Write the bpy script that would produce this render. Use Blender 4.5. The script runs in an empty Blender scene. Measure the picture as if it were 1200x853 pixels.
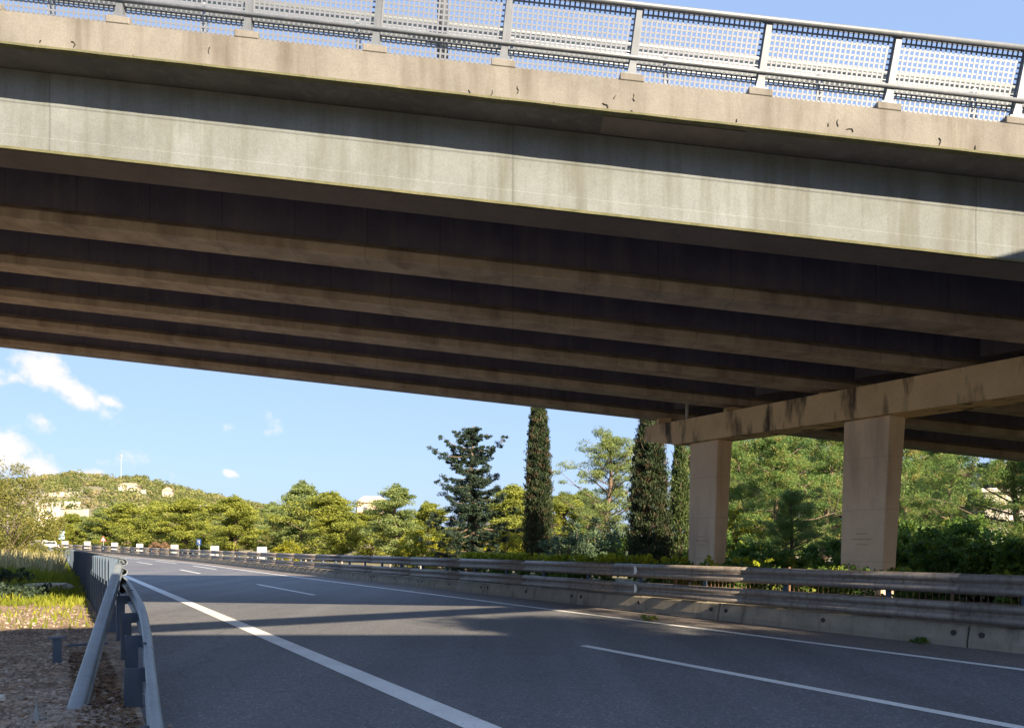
import bpy, math, random
import numpy as np
from mathutils import Vector, noise
random.seed(7); rng = np.random.default_rng(11)
sc = bpy.context.scene
col = sc.collection
F = 867.0; CZ = 1.5                       # focal length in photo pixels, eye height
DX, DY = -0.5253, 0.8509                  # road direction
LX, LY = 0.8509, 0.5253                   # across the road, to the right
Q0 = 55.0; RAD = 250.0                   # the road bends left beyond Q0 and climbs a little
def zoff(q): return 0.0 if q < 40 else (0.0001*(q-40)**2 if q < 105 else 0.4225+0.013*(q-105))
def RP(p, q, z=0.0):
    if q <= Q0: return Vector((LX*p+DX*q, LY*p+DY*q, z+zoff(q)))
    f = (q-Q0)/RAD; c, s_ = math.cos(f), math.sin(f); cx = -LX*RAD+DX*Q0; cy = -LY*RAD+DY*Q0
    return Vector((cx+(LX*c-LY*s_)*(p+RAD), cy+(LX*s_+LY*c)*(p+RAD), z+zoff(q)))
def nrm(q):                               # unit vector across the road at q
    f = max(0.0, (q-Q0)/RAD); c, s_ = math.cos(f), math.sin(f); return Vector((LX*c-LY*s_, LX*s_+LY*c, 0))
def at(px, py, Y): return Vector(((px-600)/F*Y, Y, CZ+(640-py)/F*Y))
def gx(px, Y): return (px-600)/F*Y

# ------------------------------------------------------------------ materials
def new_mat(name):
    m = bpy.data.materials.new(name); m.use_nodes = True
    nt = m.node_tree; b = nt.nodes['Principled BSDF']
    return m, nt, b
def N(nt, t, **k):
    n = nt.nodes.new(t)
    for a, v in k.items():
        if a in n.inputs.keys(): n.inputs[a].default_value = v
        else: setattr(n, a, v)
    return n
def coords(nt, scale=(1,1,1), obj=True):
    tc = N(nt, 'ShaderNodeTexCoord'); mp = N(nt, 'ShaderNodeMapping')
    mp.inputs['Scale'].default_value = scale
    nt.links.new(tc.outputs['Object'], mp.inputs['Vector']); return mp.outputs['Vector']
def ramp(nt, fac, stops):
    r = N(nt, 'ShaderNodeValToRGB'); e = r.color_ramp.elements
    while len(e) < len(stops): e.new(0.5)
    for i, (p, c) in enumerate(stops):
        e[i].position = p; e[i].color = (c[0], c[1], c[2], 1)
    nt.links.new(fac, r.inputs['Fac']); return r.outputs['Color']
def mix(nt, fac, a, b, mode='MIX'):
    m = N(nt, 'ShaderNodeMix', data_type='RGBA', blend_type=mode)
    for sock, v in ((0, fac), (6, a), (7, b)):
        if isinstance(v, (float, int)): m.inputs[sock].default_value = v
        elif isinstance(v, tuple): m.inputs[sock].default_value = (v[0], v[1], v[2], 1)
        else: nt.links.new(v, m.inputs[sock])
    return m.outputs[2]
def noise_tex(nt, vec, scale, detail=6, rough=0.6):
    n = N(nt, 'ShaderNodeTexNoise'); n.inputs['Scale'].default_value = scale
    n.inputs['Detail'].default_value = detail; n.inputs['Roughness'].default_value = rough
    nt.links.new(vec, n.inputs['Vector']); return n.outputs['Fac']
def bump(nt, b, h, strength, dist=0.02):
    bm = N(nt, 'ShaderNodeBump'); bm.inputs['Strength'].default_value = strength
    bm.inputs['Distance'].default_value = dist
    nt.links.new(h, bm.inputs['Height']); nt.links.new(bm.outputs['Normal'], b.inputs['Normal'])
def concrete(name, c1, c2, streak=None, sfac=0.6, scale=0.7, rough=0.9, sx=3.0, lo=0.5, hi=0.72, bstr=0.35, joints=None):
    m, nt, b = new_mat(name)
    v = coords(nt)
    big = noise_tex(nt, v, scale, 8, 0.65)
    c = ramp(nt, big, [(0.3, c1), (0.7, c2)])
    fine = noise_tex(nt, v, 45, 3, 0.7)
    c = mix(nt, 0.35, c, ramp(nt, fine, [(0.3, (0.55,)*3), (0.7, (1.25,)*3)]), 'MULTIPLY')
    if streak:
        vs = coords(nt, (sx, sx, 0.22))
        s = noise_tex(nt, vs, 1.6, 5, 0.6)
        msk = ramp(nt, s, [(lo, (0,0,0)), (hi, (1,1,1))])
        mm = N(nt, 'ShaderNodeMath', operation='MULTIPLY'); mm.inputs[1].default_value = sfac
        nt.links.new(msk, mm.inputs[0])
        c = mix(nt, mm.outputs[0], c, streak)
    if joints:                                    # thin formwork joints: (axis, period, darkness)
        sp = N(nt, 'ShaderNodeSeparateXYZ'); nt.links.new(v, sp.inputs[0])
        def mt(op, a, b_=None):
            q = N(nt, 'ShaderNodeMath', operation=op); nt.links.new(a, q.inputs[0])
            if b_ is not None: q.inputs[1].default_value = b_
            return q.outputs[0]
        f = mt('FRACT', mt('DIVIDE', sp.outputs[joints[0]], joints[1])); g = mt('LESS_THAN', f, 0.022/joints[1]); g = mt('MULTIPLY', g, joints[2])
        c = mix(nt, g, c, tuple(x*0.45 for x in c1))
    nt.links.new(c, b.inputs['Base Color']); b.inputs['Roughness'].default_value = rough
    bump(nt, b, fine, bstr, 0.01)
    return m
def plain(name, c, rough=0.5, metal=0.0, var=0.2, scale=6.0):
    m, nt, b = new_mat(name); v = coords(nt)
    f = noise_tex(nt, v, scale, 6, 0.65)
    d = tuple(x*(1-var) for x in c); l = tuple(min(1, x*(1+var)) for x in c)
    nt.links.new(ramp(nt, f, [(0.3, d), (0.7, l)]), b.inputs['Base Color'])
    b.inputs['Roughness'].default_value = rough; b.inputs['Metallic'].default_value = metal
    return m
def foliage(name, dark, light, trans=0.35, tint=None, nscale=0.9):
    m, nt, b = new_mat(name); v = coords(nt)
    f = noise_tex(nt, v, nscale, 3, 0.6)
    c = ramp(nt, f, [(0.35, dark), (0.65, light)])
    g = N(nt, 'ShaderNodeNewGeometry')
    c = mix(nt, 0.55, c, ramp(nt, g.outputs['Random Per Island'], [(0, (0.5,0.5,0.5)), (1, (1.45,1.4,1.3))]), 'MULTIPLY')
    if tint:
        t = noise_tex(nt, v, nscale*2.3, 2, 0.5)
        c = mix(nt, ramp(nt, t, [(0.56, (0,0,0)), (0.64, (1,1,1))]), c, tint)
    nt.links.new(c, b.inputs['Base Color']); b.inputs['Roughness'].default_value = 0.6
    b.inputs['Specular IOR Level'].default_value = 0.25
    tr = N(nt, 'ShaderNodeBsdfTranslucent'); nt.links.new(c, tr.inputs['Color'])
    ms = N(nt, 'ShaderNodeMixShader'); ms.inputs[0].default_value = trans
    out = nt.nodes['Material Output']
    nt.links.new(b.outputs[0], ms.inputs[1]); nt.links.new(tr.outputs[0], ms.inputs[2])
    nt.links.new(ms.outputs[0], out.inputs['Surface'])
    return m

M = {}
M['fascia'] = concrete('fascia_concrete', (0.135,0.15,0.152), (0.20,0.225,0.24), (0.085,0.085,0.065), 0.75, 0.9, lo=0.45, hi=0.75, sx=2.6, joints=('X', 6.1, 0.45), bstr=0.15)
M['parapet'] = concrete('parapet_concrete', (0.15,0.142,0.132), (0.23,0.222,0.205), (0.09,0.075,0.06), 0.75, 1.2, lo=0.48, sx=2.0, bstr=0.2)
M['soffit'] = concrete('soffit_concrete', (0.10,0.095,0.095), (0.20,0.185,0.175), (0.30,0.28,0.26), 0.3, 0.9)
M['girder'] = concrete('girder_concrete', (0.34,0.27,0.21), (0.54,0.44,0.35), (0.13,0.09,0.08), 0.6, 1.6, sx=1.2, lo=0.48, joints=('X', 1.22, 0.35))
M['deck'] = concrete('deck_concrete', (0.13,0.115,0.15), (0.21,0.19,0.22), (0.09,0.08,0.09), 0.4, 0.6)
M['web'] = concrete('shaded_web_concrete', (0.09,0.085,0.15), (0.16,0.15,0.22), (0.26,0.22,0.22), 0.35, 0.8, joints=('X', 1.22, 0.4))  # darker and bluer than the girder concrete: shade between the girders painted in
M['under'] = concrete('underside_concrete', (0.16,0.13,0.12), (0.24,0.20,0.18), (0.12,0.10,0.09), 0.4, 0.8)
M['cap'] = concrete('cap_concrete', (0.62,0.42,0.23), (0.80,0.58,0.34), (0.04,0.035,0.03), 0.93, 0.9, sx=1.0, lo=0.51, hi=0.62)
M['column'] = concrete('column_concrete', (0.72,0.52,0.36), (0.86,0.67,0.48), (0.32,0.22,0.16), 0.5, 0.6, sx=1.3, lo=0.5, joints=('Z', 1.15, 0.25))
M['kerbc'] = concrete('barrier_concrete', (0.24,0.21,0.16), (0.36,0.32,0.25), (0.09,0.075,0.06), 0.7, 2.0, sx=2.5, lo=0.5, hi=0.7)
M['crack'] = plain('crack_dark', (0.05,0.045,0.04), 0.95)
M['moss'] = concrete('mossy_edge', (0.08,0.085,0.04), (0.16,0.155,0.09), None, 0, 4.0)
M['scribble'] = plain('faded_scribble', (0.22,0.15,0.11), 0.9)
def metal(name, c, rough, dirt, dfac, m_=0.35):
    m, nt, b = new_mat(name)
    v = coords(nt, (1,1,1)); f = noise_tex(nt, v, 2.2, 8, 0.7)
    vs = coords(nt, (6,6,0.6)); s = noise_tex(nt, vs, 2, 4, 0.6)
    cc = ramp(nt, f, [(0.3, tuple(x*0.8 for x in c)), (0.7, tuple(min(1,x*1.12) for x in c))])
    mm = N(nt, 'ShaderNodeMath', operation='MULTIPLY'); mm.inputs[1].default_value = dfac
    nt.links.new(ramp(nt, s, [(0.48,(0,0,0)),(0.7,(1,1,1))]), mm.inputs[0])
    cc = mix(nt, mm.outputs[0], cc, dirt)
    nt.links.new(cc, b.inputs['Base Color']); b.inputs['Metallic'].default_value = m_
    b.inputs['Roughness'].default_value = rough
    bump(nt, b, f, 0.1, 0.01)
    return m
M['galv'] = metal('galvanised_steel', (0.33,0.38,0.42), 0.5, (0.20,0.24,0.22), 0.3)
M['galvr'] = metal('dusty_galvanised_steel', (0.28,0.25,0.22), 0.55, (0.12,0.085,0.06), 0.75, 0.25)
M['galvb'] = metal('blue_grey_steel_post', (0.06,0.095,0.15), 0.55, (0.12,0.13,0.15), 0.5)
M['rail'] = metal('railing_steel', (0.16,0.18,0.21), 0.5, (0.3,0.3,0.3), 0.3, 0.3)
M['mesh'] = plain('perforated_sheet_paint', (0.18,0.20,0.25), 0.5, 0.1, 0.06)
M['reflector'] = plain('white_reflector', (0.8,0.8,0.78), 0.3)
M['rust'] = plain('rusty_wire', (0.30,0.17,0.11), 0.8)
M['white'] = plain('white_block_paint', (0.55,0.54,0.50), 0.7, 0, 0.12, 2)
M['black'] = plain('black_rubber', (0.02,0.02,0.02), 0.7)
M['glass'] = plain('dark_car_glass', (0.03,0.04,0.05), 0.08)
M['carw'] = plain('white_car_paint', (0.75,0.76,0.78), 0.25, 0, 0.03)
M['carg'] = plain('silver_car_paint', (0.35,0.38,0.42), 0.3, 0.5, 0.05)
M['card'] = plain('dark_car_paint', (0.06,0.07,0.09), 0.25, 0.2, 0.05)
M['lens'] = plain('lamp_lens', (0.7,0.7,0.65), 0.2)
M['red'] = plain('sign_red', (0.35,0.07,0.06), 0.5, 0, 0.05)
M['blue'] = plain('sign_blue', (0.02,0.06,0.18), 0.5, 0, 0.05)
M['lblue'] = plain('sign_back_pale_blue', (0.35,0.50,0.60), 0.5, 0, 0.05)
M['wallw'] = concrete('cream_render', (0.62,0.56,0.47), (0.75,0.70,0.62), None, 0, 0.3)
M['wallp'] = concrete('pink_stucco', (0.50,0.36,0.28), (0.60,0.45,0.36), None, 0, 0.3)
M['stone'] = concrete('pale_terrace_stone', (0.42,0.38,0.31), (0.62,0.58,0.50), (0.3,0.27,0.2), 0.5, 0.2)
M['roof'] = plain('clay_roof', (0.36,0.27,0.21), 0.9)
M['win'] = plain('window_dark', (0.08,0.09,0.11), 0.15)
M['bark'] = concrete('bark', (0.10,0.07,0.05), (0.20,0.15,0.11), (0.05,0.035,0.03), 0.6, 3.0, sx=8)
M['barkg'] = concrete('grey_bark', (0.22,0.19,0.17), (0.36,0.32,0.29), None, 0, 3.0)
M['pineL'] = foliage('lit_pine_needles', (0.14,0.18,0.035), (0.35,0.38,0.07), 0.42, nscale=0.55)
M['pineG'] = foliage('green_pine_needles', (0.10,0.19,0.055), (0.23,0.33,0.09), 0.45, (0.34,0.30,0.10), nscale=0.7)
M['pineB'] = foliage('grey_green_pine_needles', (0.14,0.20,0.07), (0.29,0.35,0.12), 0.42)
M['spruce'] = foliage('dark_spruce_needles', (0.016,0.034,0.028), (0.045,0.075,0.045), 0.15)
M['cypress'] = foliage('dark_cypress_scales', (0.018,0.035,0.016), (0.05,0.07,0.028), 0.15, (0.075,0.05,0.03), nscale=1.4)
M['cypg'] = foliage('green_cypress_scales', (0.05,0.085,0.03), (0.11,0.15,0.05), 0.25, nscale=1.5)
M['olive'] = foliage('olive_leaves', (0.10,0.12,0.025), (0.24,0.23,0.06), 0.35, nscale=1.5)
M['bushb'] = foliage('blue_green_shrub_leaves', (0.06,0.11,0.06), (0.12,0.17,0.10), 0.3)
M['bushy'] = foliage('yellow_shrub_leaves', (0.16,0.18,0.015), (0.36,0.34,0.03), 0.4)
M['ivy'] = foliage('ivy_leaves', (0.06,0.13,0.03), (0.15,0.25,0.05), 0.4, (0.26,0.30,0.03), nscale=1.8)
M['ivyy'] = foliage('yellow_ivy_leaves', (0.22,0.28,0.02), (0.42,0.46,0.04), 0.4)
M['grass'] = foliage('verge_grass', (0.14,0.19,0.015), (0.32,0.34,0.04), 0.4, nscale=0.6)
M['reed'] = foliage('dry_reeds', (0.30,0.27,0.13), (0.52,0.48,0.27), 0.3)
M['hillw'] = foliage('hillside_leaves', (0.10,0.13,0.04), (0.22,0.24,0.08), 0.3, (0.30,0.25,0.12), nscale=0.05)
M['litter'] = foliage('leaf_litter', (0.10,0.06,0.04), (0.30,0.19,0.11), 0.1, nscale=3)

# asphalt
def asphalt(name, base, warm):
    m, nt, b = new_mat(name); v = coords(nt)
    big = noise_tex(nt, v, 0.25, 5, 0.6)
    c = ramp(nt, big, [(0.3, tuple(x*0.86 for x in base)), (0.7, tuple(x*1.14 for x in base))])
    # tyre tracks: long soft bands along the road
    tc = N(nt, 'ShaderNodeTexCoord'); mp = N(nt, 'ShaderNodeMapping')
    mp.inputs['Rotation'].default_value = (0, 0, -math.atan2(LY, LX)); mp.inputs['Scale'].default_value = (0.9, 0.03, 1)
    nt.links.new(tc.outputs['Object'], mp.inputs['Vector'])
    tr = noise_tex(nt, mp.outputs['Vector'], 1.3, 3, 0.5)
    c = mix(nt, 0.5, c, ramp(nt, tr, [(0.3, (0.62,)*3), (0.7, (1.25,)*3)]), 'MULTIPLY')
    vo = N(nt, 'ShaderNodeTexVoronoi'); vo.inputs['Scale'].default_value = 55
    nt.links.new(v, vo.inputs['Vector'])
    sep = N(nt, 'ShaderNodeSeparateColor'); nt.links.new(vo.outputs['Color'], sep.inputs[0])
    c = mix(nt, 1.0, c, ramp(nt, sep.outputs[0], [(0.0, (0.68,)*3), (0.55, (0.95,)*3), (0.93, (1.2,)*3), (1.0, (2.0,1.95,1.9))]), 'MULTIPLY')
    vc = N(nt, 'ShaderNodeTexVoronoi', feature='DISTANCE_TO_EDGE'); vc.inputs['Scale'].default_value = 0.16
    wv = N(nt, 'ShaderNodeVectorMath', operation='ADD'); nn = N(nt, 'ShaderNodeTexNoise'); nn.inputs['Scale'].default_value = 1.1; nn.inputs['Detail'].default_value = 8
    nt.links.new(v, nn.inputs['Vector']); nt.links.new(v, wv.inputs[0]); nt.links.new(nn.outputs['Color'], wv.inputs[1]); nt.links.new(wv.outputs[0], vc.inputs['Vector'])
    c = mix(nt, ramp(nt, vc.outputs['Distance'], [(0.0, (0.55,)*3), (0.0022, (0,0,0))]), c, (0.05,0.05,0.055))
    pt = noise_tex(nt, v, 0.9, 3, 0.4)
    c = mix(nt, ramp(nt, pt, [(0.66, (0,0,0)), (0.72, (0.35,)*3)]), c, (0.07,0.07,0.075))
    nt.links.new(c, b.inputs['Base Color']); b.inputs['Roughness'].default_value = 0.72
    bump(nt, b, vo.outputs['Distance'], 0.55, 0.012)
    return m
M['asphalt'] = asphalt('asphalt', (0.135,0.139,0.152), 0)
M['shoulder'] = asphalt('dusty_asphalt', (0.17,0.15,0.14), 0)
def paint():
    m, nt, b = new_mat('road_paint'); v = coords(nt)
    f = noise_tex(nt, v, 30, 6, 0.75); g = noise_tex(nt, v, 1.5, 5, 0.6)
    c = ramp(nt, g, [(0.3, (0.62,0.62,0.60)), (0.7, (0.80,0.80,0.78))])
    c = mix(nt, ramp(nt, f, [(0.56, (0,0,0)), (0.68, (1,1,1))]), c, (0.24,0.24,0.25))
    nt.links.new(c, b.inputs['Base Color']); b.inputs['Roughness'].default_value = 0.6
    return m
M['paint'] = paint()
def soil(name, stops, sc2=9, bst=0.6):
    m, nt, b = new_mat(name); v = coords(nt)
    f = noise_tex(nt, v, 1.3, 9, 0.7)
    c = ramp(nt, f, stops)
    vo = N(nt, 'ShaderNodeTexVoronoi'); vo.inputs['Scale'].default_value = sc2*2.4
    nt.links.new(v, vo.inputs['Vector'])
    sep = N(nt, 'ShaderNodeSeparateColor'); nt.links.new(vo.outputs['Color'], sep.inputs[0])
    c = mix(nt, 0.8, c, ramp(nt, sep.outputs[0], [(0.0, (0.45,)*3), (0.6, (0.95,)*3), (1, (1.9,1.85,1.8))]), 'MULTIPLY')
    nt.links.new(c, b.inputs['Base Color']); b.inputs['Roughness'].default_value = 0.95
    bump(nt, b, vo.outputs['Distance'], bst, 0.03)
    return m
M['soil'] = soil('stony_soil', [(0.3, (0.14,0.09,0.06)), (0.5, (0.26,0.19,0.135)), (0.7, (0.38,0.31,0.235))])
M['field'] = soil('dry_ground', [(0.3, (0.10,0.10,0.045)), (0.5, (0.16,0.14,0.07)), (0.7, (0.24,0.20,0.12))], 2)
M['hill'] = soil('hill_ground', [(0.3, (0.10,0.11,0.05)), (0.5, (0.20,0.18,0.10)), (0.7, (0.36,0.31,0.22))], 0.3)
M['pebble'] = concrete('pebble_stone', (0.15,0.12,0.10), (0.50,0.43,0.36), None, 0, 7.0)

# ------------------------------------------------------------------ mesh tools
class MB:
    def __init__(s): s.v = []; s.f = []
    def quad(s, a, b, c, d):
        i = len(s.v); s.v += [tuple(a), tuple(b), tuple(c), tuple(d)]; s.f.append((i, i+1, i+2, i+3)); return s
    def poly(s, pts):
        i = len(s.v); s.v += [tuple(p) for p in pts]; s.f.append(tuple(range(i, i+len(pts)))); return s
    def hexa(s, p):                                   # 8 points: bottom loop then top loop
        i = len(s.v); s.v += [tuple(q) for q in p]
        for f in ((3,2,1,0),(4,5,6,7),(0,1,5,4),(1,2,6,5),(2,3,7,6),(3,0,4,7)): s.f.append(tuple(i+k for k in f))
        return s
    def box(s, c, d, ux=(1,0,0), uy=(0,1,0), uz=(0,0,1)):
        c = Vector(c); ux = Vector(ux)*d[0]/2; uy = Vector(uy)*d[1]/2; uz = Vector(uz)*d[2]/2
        p = [c-ux-uy-uz, c+ux-uy-uz, c+ux+uy-uz, c-ux+uy-uz, c-ux-uy+uz, c+ux-uy+uz, c+ux+uy+uz, c-ux+uy+uz]
        return s.hexa(p)
    def loft(s, rings, caps=True, closed=True):
        base = len(s.v); n = len(rings[0])
        for r in rings: s.v += [tuple(p) for p in r]
        for k in range(len(rings)-1):
            for j in range(n if closed else n-1):
                a = base+k*n+j; b = base+k*n+(j+1) % n
                s.f.append((a, b, b+n, a+n))
        if caps and closed:
            s.f.append(tuple(base+j for j in reversed(range(n))))
            s.f.append(tuple(base+(len(rings)-1)*n+j for j in range(n)))
        return s
    def tube(s, pts, rad, seg=8):
        pts = [Vector(p) for p in pts]; rings = []
        if not hasattr(rad, '__len__'): rad = [rad]*len(pts)
        for i, p in enumerate(pts):
            t = (pts[min(i+1, len(pts)-1)]-pts[max(i-1, 0)]).normalized()
            a = t.cross(Vector((0,0,1)) if abs(t.z) < 0.9 else Vector((1,0,0))).normalized(); b = t.cross(a)
            rings.append([p+(a*math.cos(2*math.pi*k/seg)+b*math.sin(2*math.pi*k/seg))*rad[i] for k in range(seg)])
        return s.loft(rings)
    def mesh(s, name, mat, smooth=False):
        me = bpy.data.meshes.new(name); me.from_pydata(s.v, [], s.f); me.update()
        me.materials.append(mat)
        if smooth: me.shade_smooth()
        return me
    def build(s, name, mat, parent=None, smooth=False):
        o = bpy.data.objects.new(name, s.mesh(name, mat, smooth)); col.objects.link(o)
        if parent: o.parent = parent
        return o
def tag(o, label=None, cat=None, group=None, kind=None):
    if label: o['label'] = label
    if cat: o['category'] = cat
    if group: o['group'] = group
    if kind: o['kind'] = kind
    return o
def empty(name, loc, label, cat, group=None, rz=0):
    o = bpy.data.objects.new(name, None); col.objects.link(o); o.location = loc; o.rotation_euler.z = rz
    o.empty_display_size = 0.3
    return tag(o, label, cat, group)
def copy_tree(o, parent=None):
    c = o.copy(); col.objects.link(c); c.parent = parent
    for ch in [x for x in CH.get(o.name, [])]: copy_tree(ch, c)
    return c
CH = {}
def reg(o, *kids): CH[o.name] = list(kids); return o
def bevel(o, w=0.02, seg=1):
    m = o.modifiers.new('bevel', 'BEVEL'); m.width = w; m.segments = seg; m.limit_method = 'ANGLE'; return o

# leaf clouds ------------------------------------------------------
def quads_mesh(name, P, mat):                         # P: (n,4,3)
    n = len(P); me = bpy.data.meshes.new(name)
    me.vertices.add(n*4); me.vertices.foreach_set('co', P.reshape(-1).astype(np.float32))
    me.loops.add(n*4); me.loops.foreach_set('vertex_index', np.arange(n*4, dtype=np.int32))
    me.polygons.add(n); me.polygons.foreach_set('loop_start', np.arange(0, n*4, 4, dtype=np.int32))
    me.polygons.foreach_set('loop_total', np.full(n, 4, dtype=np.int32))
    me.update(calc_edges=True); me.materials.append(mat); return me
def unit(a): return a/np.maximum(np.linalg.norm(a, axis=-1, keepdims=True), 1e-6)
def leaves(centers, radii, n, ln, wd, bias=(0,0,0), shell=0.5, bias_w=0.0, rg=None):
    rg = rg or rng
    centers = np.asarray(centers, float); radii = np.asarray(radii, float)
    k = len(centers); C = np.repeat(centers, n, 0); R = np.repeat(radii, n, 0)
    d = unit(rg.normal(size=(k*n, 3))); r = shell+(1-shell)*rg.random((k*n, 1))
    r = r**0.6
    P = C+d*r*R
    u = unit(rg.normal(size=(k*n, 3))*(1-bias_w)+np.asarray(bias, float)*bias_w*1.5)
    w = unit(np.cross(u, rg.normal(size=(k*n, 3))))
    L = ln*(0.6+0.8*rg.random((k*n, 1)))/2; W = wd*(0.6+0.8*rg.random((k*n, 1)))/2
    return np.stack([P-u*L, P+w*W, P+u*L, P-w*W], 1)

def pine_data(seed, h, spread, base=0.25, limbs=24, nsub=4, per=90, ln=0.26, wd=0.07, cr=0.5, mat='pineL', lean=0.0, dens=1.0, top_pt=0.35, bark='bark', upb=0.0):
    """returns trunk mesh, crown mesh; tree stands at origin"""
    r = random.Random(seed); rg = np.random.default_rng(seed)
    tm = MB(); pts = []; 
    bx = by = 0
    for i in range(9):
        t = i/8; pts.append(Vector((bx+lean*t*t*h, by, t*h*0.97))); bx += r.uniform(-.04, .04)*h*0.5; by += r.uniform(-.03, .03)*h*0.5
    def tp(t):
        x = t*8; i = min(7, int(x)); return pts[i].lerp(pts[i+1], x-i)
    tm.tube(pts, [0.028*h*(1-0.85*i/8) for i in range(9)], 8)
    cs = []; rs = []
    for k in range(limbs):
        t = base+(0.97-base)*((k+r.random())/limbs)
        s0 = tp(t); a = k*2.4+r.uniform(-.5, .5)
        tt = (t-base)/(1-base)
        prof = (1-tt)**0.7*(1-top_pt)+top_pt*math.sqrt(max(0, 1-tt))
        if tt < 0.2: prof *= 0.65+tt*1.75
        L = spread*prof*r.uniform(0.45, 1.2)*(1+0.22*math.sin(a+seed)+0.15*math.sin(2*a+seed*2.1))
        up = r.uniform(-0.02, 0.5)+0.35*tt+upb
        d = Vector((math.cos(a), math.sin(a), up))
        e = s0+d*L; mid = s0+d*L*0.5+Vector((0, 0, -0.06*L))
        tm.tube([s0, mid, e], [0.009*h*(1-0.7*t), 0.006*h*(1-0.6*t), 0.004], 5)
        for j in range(nsub):
            f = r.uniform(0.4, 1.05); p = s0.lerp(e, f)+Vector((r.uniform(-1, 1), r.uniform(-1, 1), r.uniform(-.35, .5)))*L*0.25
            if r.random() < 0.5: tm.tube([s0.lerp(e, f*0.7), p], [0.006*h*0.5, 0.004], 4)
            q = cr*r.uniform(0.6, 1.25)
            cs.append(p); rs.append((q*r.uniform(0.8, 1.3), q, q*r.uniform(0.35, 0.8)))
    for j in range(4):
        p = tp(0.9+0.03*j)+Vector((r.uniform(-.2, .2), r.uniform(-.2, .2), 0.04*h)); cs.append(p); rs.append((cr*0.6,)*2+(cr*0.7,))
    P = leaves([tuple(c) for c in cs], rs, int(per*dens), ln, wd, (0, 0, 1), 0.25, 0.25, rg)
    return tm.mesh('trunk', M[bark], True), quads_mesh('crown', P, M[mat])
def tree_obj(name, meshes, loc, label, cat, group=None, s=1.0, rz=0.0, sz=None, names=('trunk', 'crown')):
    r = empty(name, loc, label, cat, group, rz); r.scale = (s, s, sz or s)
    for nm, me in zip(names, meshes):
        o = bpy.data.objects.new(nm, me); col.objects.link(o); o.parent = r
    return r

# ------------------------------------------------------------------ ground, hill, road
hz = [(-300,596),(-150,584),(-60,572),(0,563),(40,560),(90,558),(130,565),(170,567),(210,575),(250,584),(300,596),(350,606),(430,618),(520,622),(700,628),(900,633),(1300,637),(1800,639)]
def hill_h(x, y):
    if y < 60: return 0.0
    px = 600+F*x/y
    if px <= hz[0][0]: ys = hz[0][1]
    elif px >= hz[-1][0]: ys = hz[-1][1]
    else:
        for (a, b), (c, d) in zip(hz, hz[1:]):
            if a <= px <= c: t = (px-a)/(c-a); ys = b+(d-b)*t; break
    top = CZ+(640-ys)/F*430
    d = y
    if d < 170: f = 0
    elif d < 430: t = (d-170)/260; f = t*t*(3-2*t)*0.35+t*0.65
    else: f = max(0.0, 1-(d-430)/500)
    n = noise.noise(Vector((x*0.012, y*0.012, 3)))*4+noise.noise(Vector((x*0.04, y*0.04, 7)))*1.2
    return f*(top+n*min(1, top/12))
g = MB(); g.box((0, 900, -0.31), (6000, 6000, 0.6)); o = g.build('ground', M['field']); tag(o, kind='structure')
hm = MB(); nx, ny = 150, 70
for j in range(ny):
    y = 165+(j/(ny-1))**1.4*800
    for i in range(nx):
        x = (-1.35+2.6*i/(nx-1))*y
        hm.v.append((x, y, hill_h(x, y)-0.15 if y > 168 else -0.4))
for j in range(ny-1):
    for i in range(nx-1): a = j*nx+i; hm.f.append((a, a+1, a+1+nx, a+nx))
tag(hm.build('hill', M['hill'], smooth=True), kind='structure')

def strip(name, p0, p1, q0, q1, z, mat, n=1):
    m = MB(); ks = [q0, 38]+[38+4*i for i in range(1, int((q1-38)/4))]
    for a, b in zip(ks, ks[1:]): m.quad(RP(p0, a, z), RP(p1, a, z), RP(p1, b, z), RP(p0, b, z))
    return tag(m.build(name, mat), kind='structure')
strip('road', 0.2, 10.25, -30, 330, 0.0, M['asphalt'])
strip('road_shoulder', 10.25, 13.0, -30, 330, -0.002, M['shoulder'])
em = MB(); ks = [38+4*i for i in range(74)]
for pa, pb in ((-0.0, 13.2),):
    rings = [[RP(-14, k, -zoff(k)-0.1), RP(-3.5, k, -0.02-0.15*(k < 60)), RP(0.9, k, -0.03), RP(14.5, k, -0.03), RP(26, k, -zoff(k)-0.1)] for k in ks]
em.loft(rings, caps=False, closed=False); tag(em.build('road_embankment', M['field']), kind='structure')
pm = MB()
def pstrip(p0, p1, q0, q1, z=0.004):
    k = max(1, int((q1-q0)/2))
    for i in range(k):
        a = q0+(q1-q0)*i/k; b = q0+(q1-q0)*(i+1)/k
        pm.quad(RP(p0, a, z), RP(p1, a, z), RP(p1, b, z), RP(p0, b, z))
pstrip(2.87, 3.14, -20, 300)
pstrip(9.94, 10.09, -20, 300)
k = -21+1.2
while k < 280: pstrip(6.72, 6.87, k, k+7.55); k += 21.2
for k in range(12): pstrip(8.76, 8.90, 50.5+16*k, 50.5+16*k+9)
tag(pm.build('road_markings', M['paint']), kind='structure')

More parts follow.
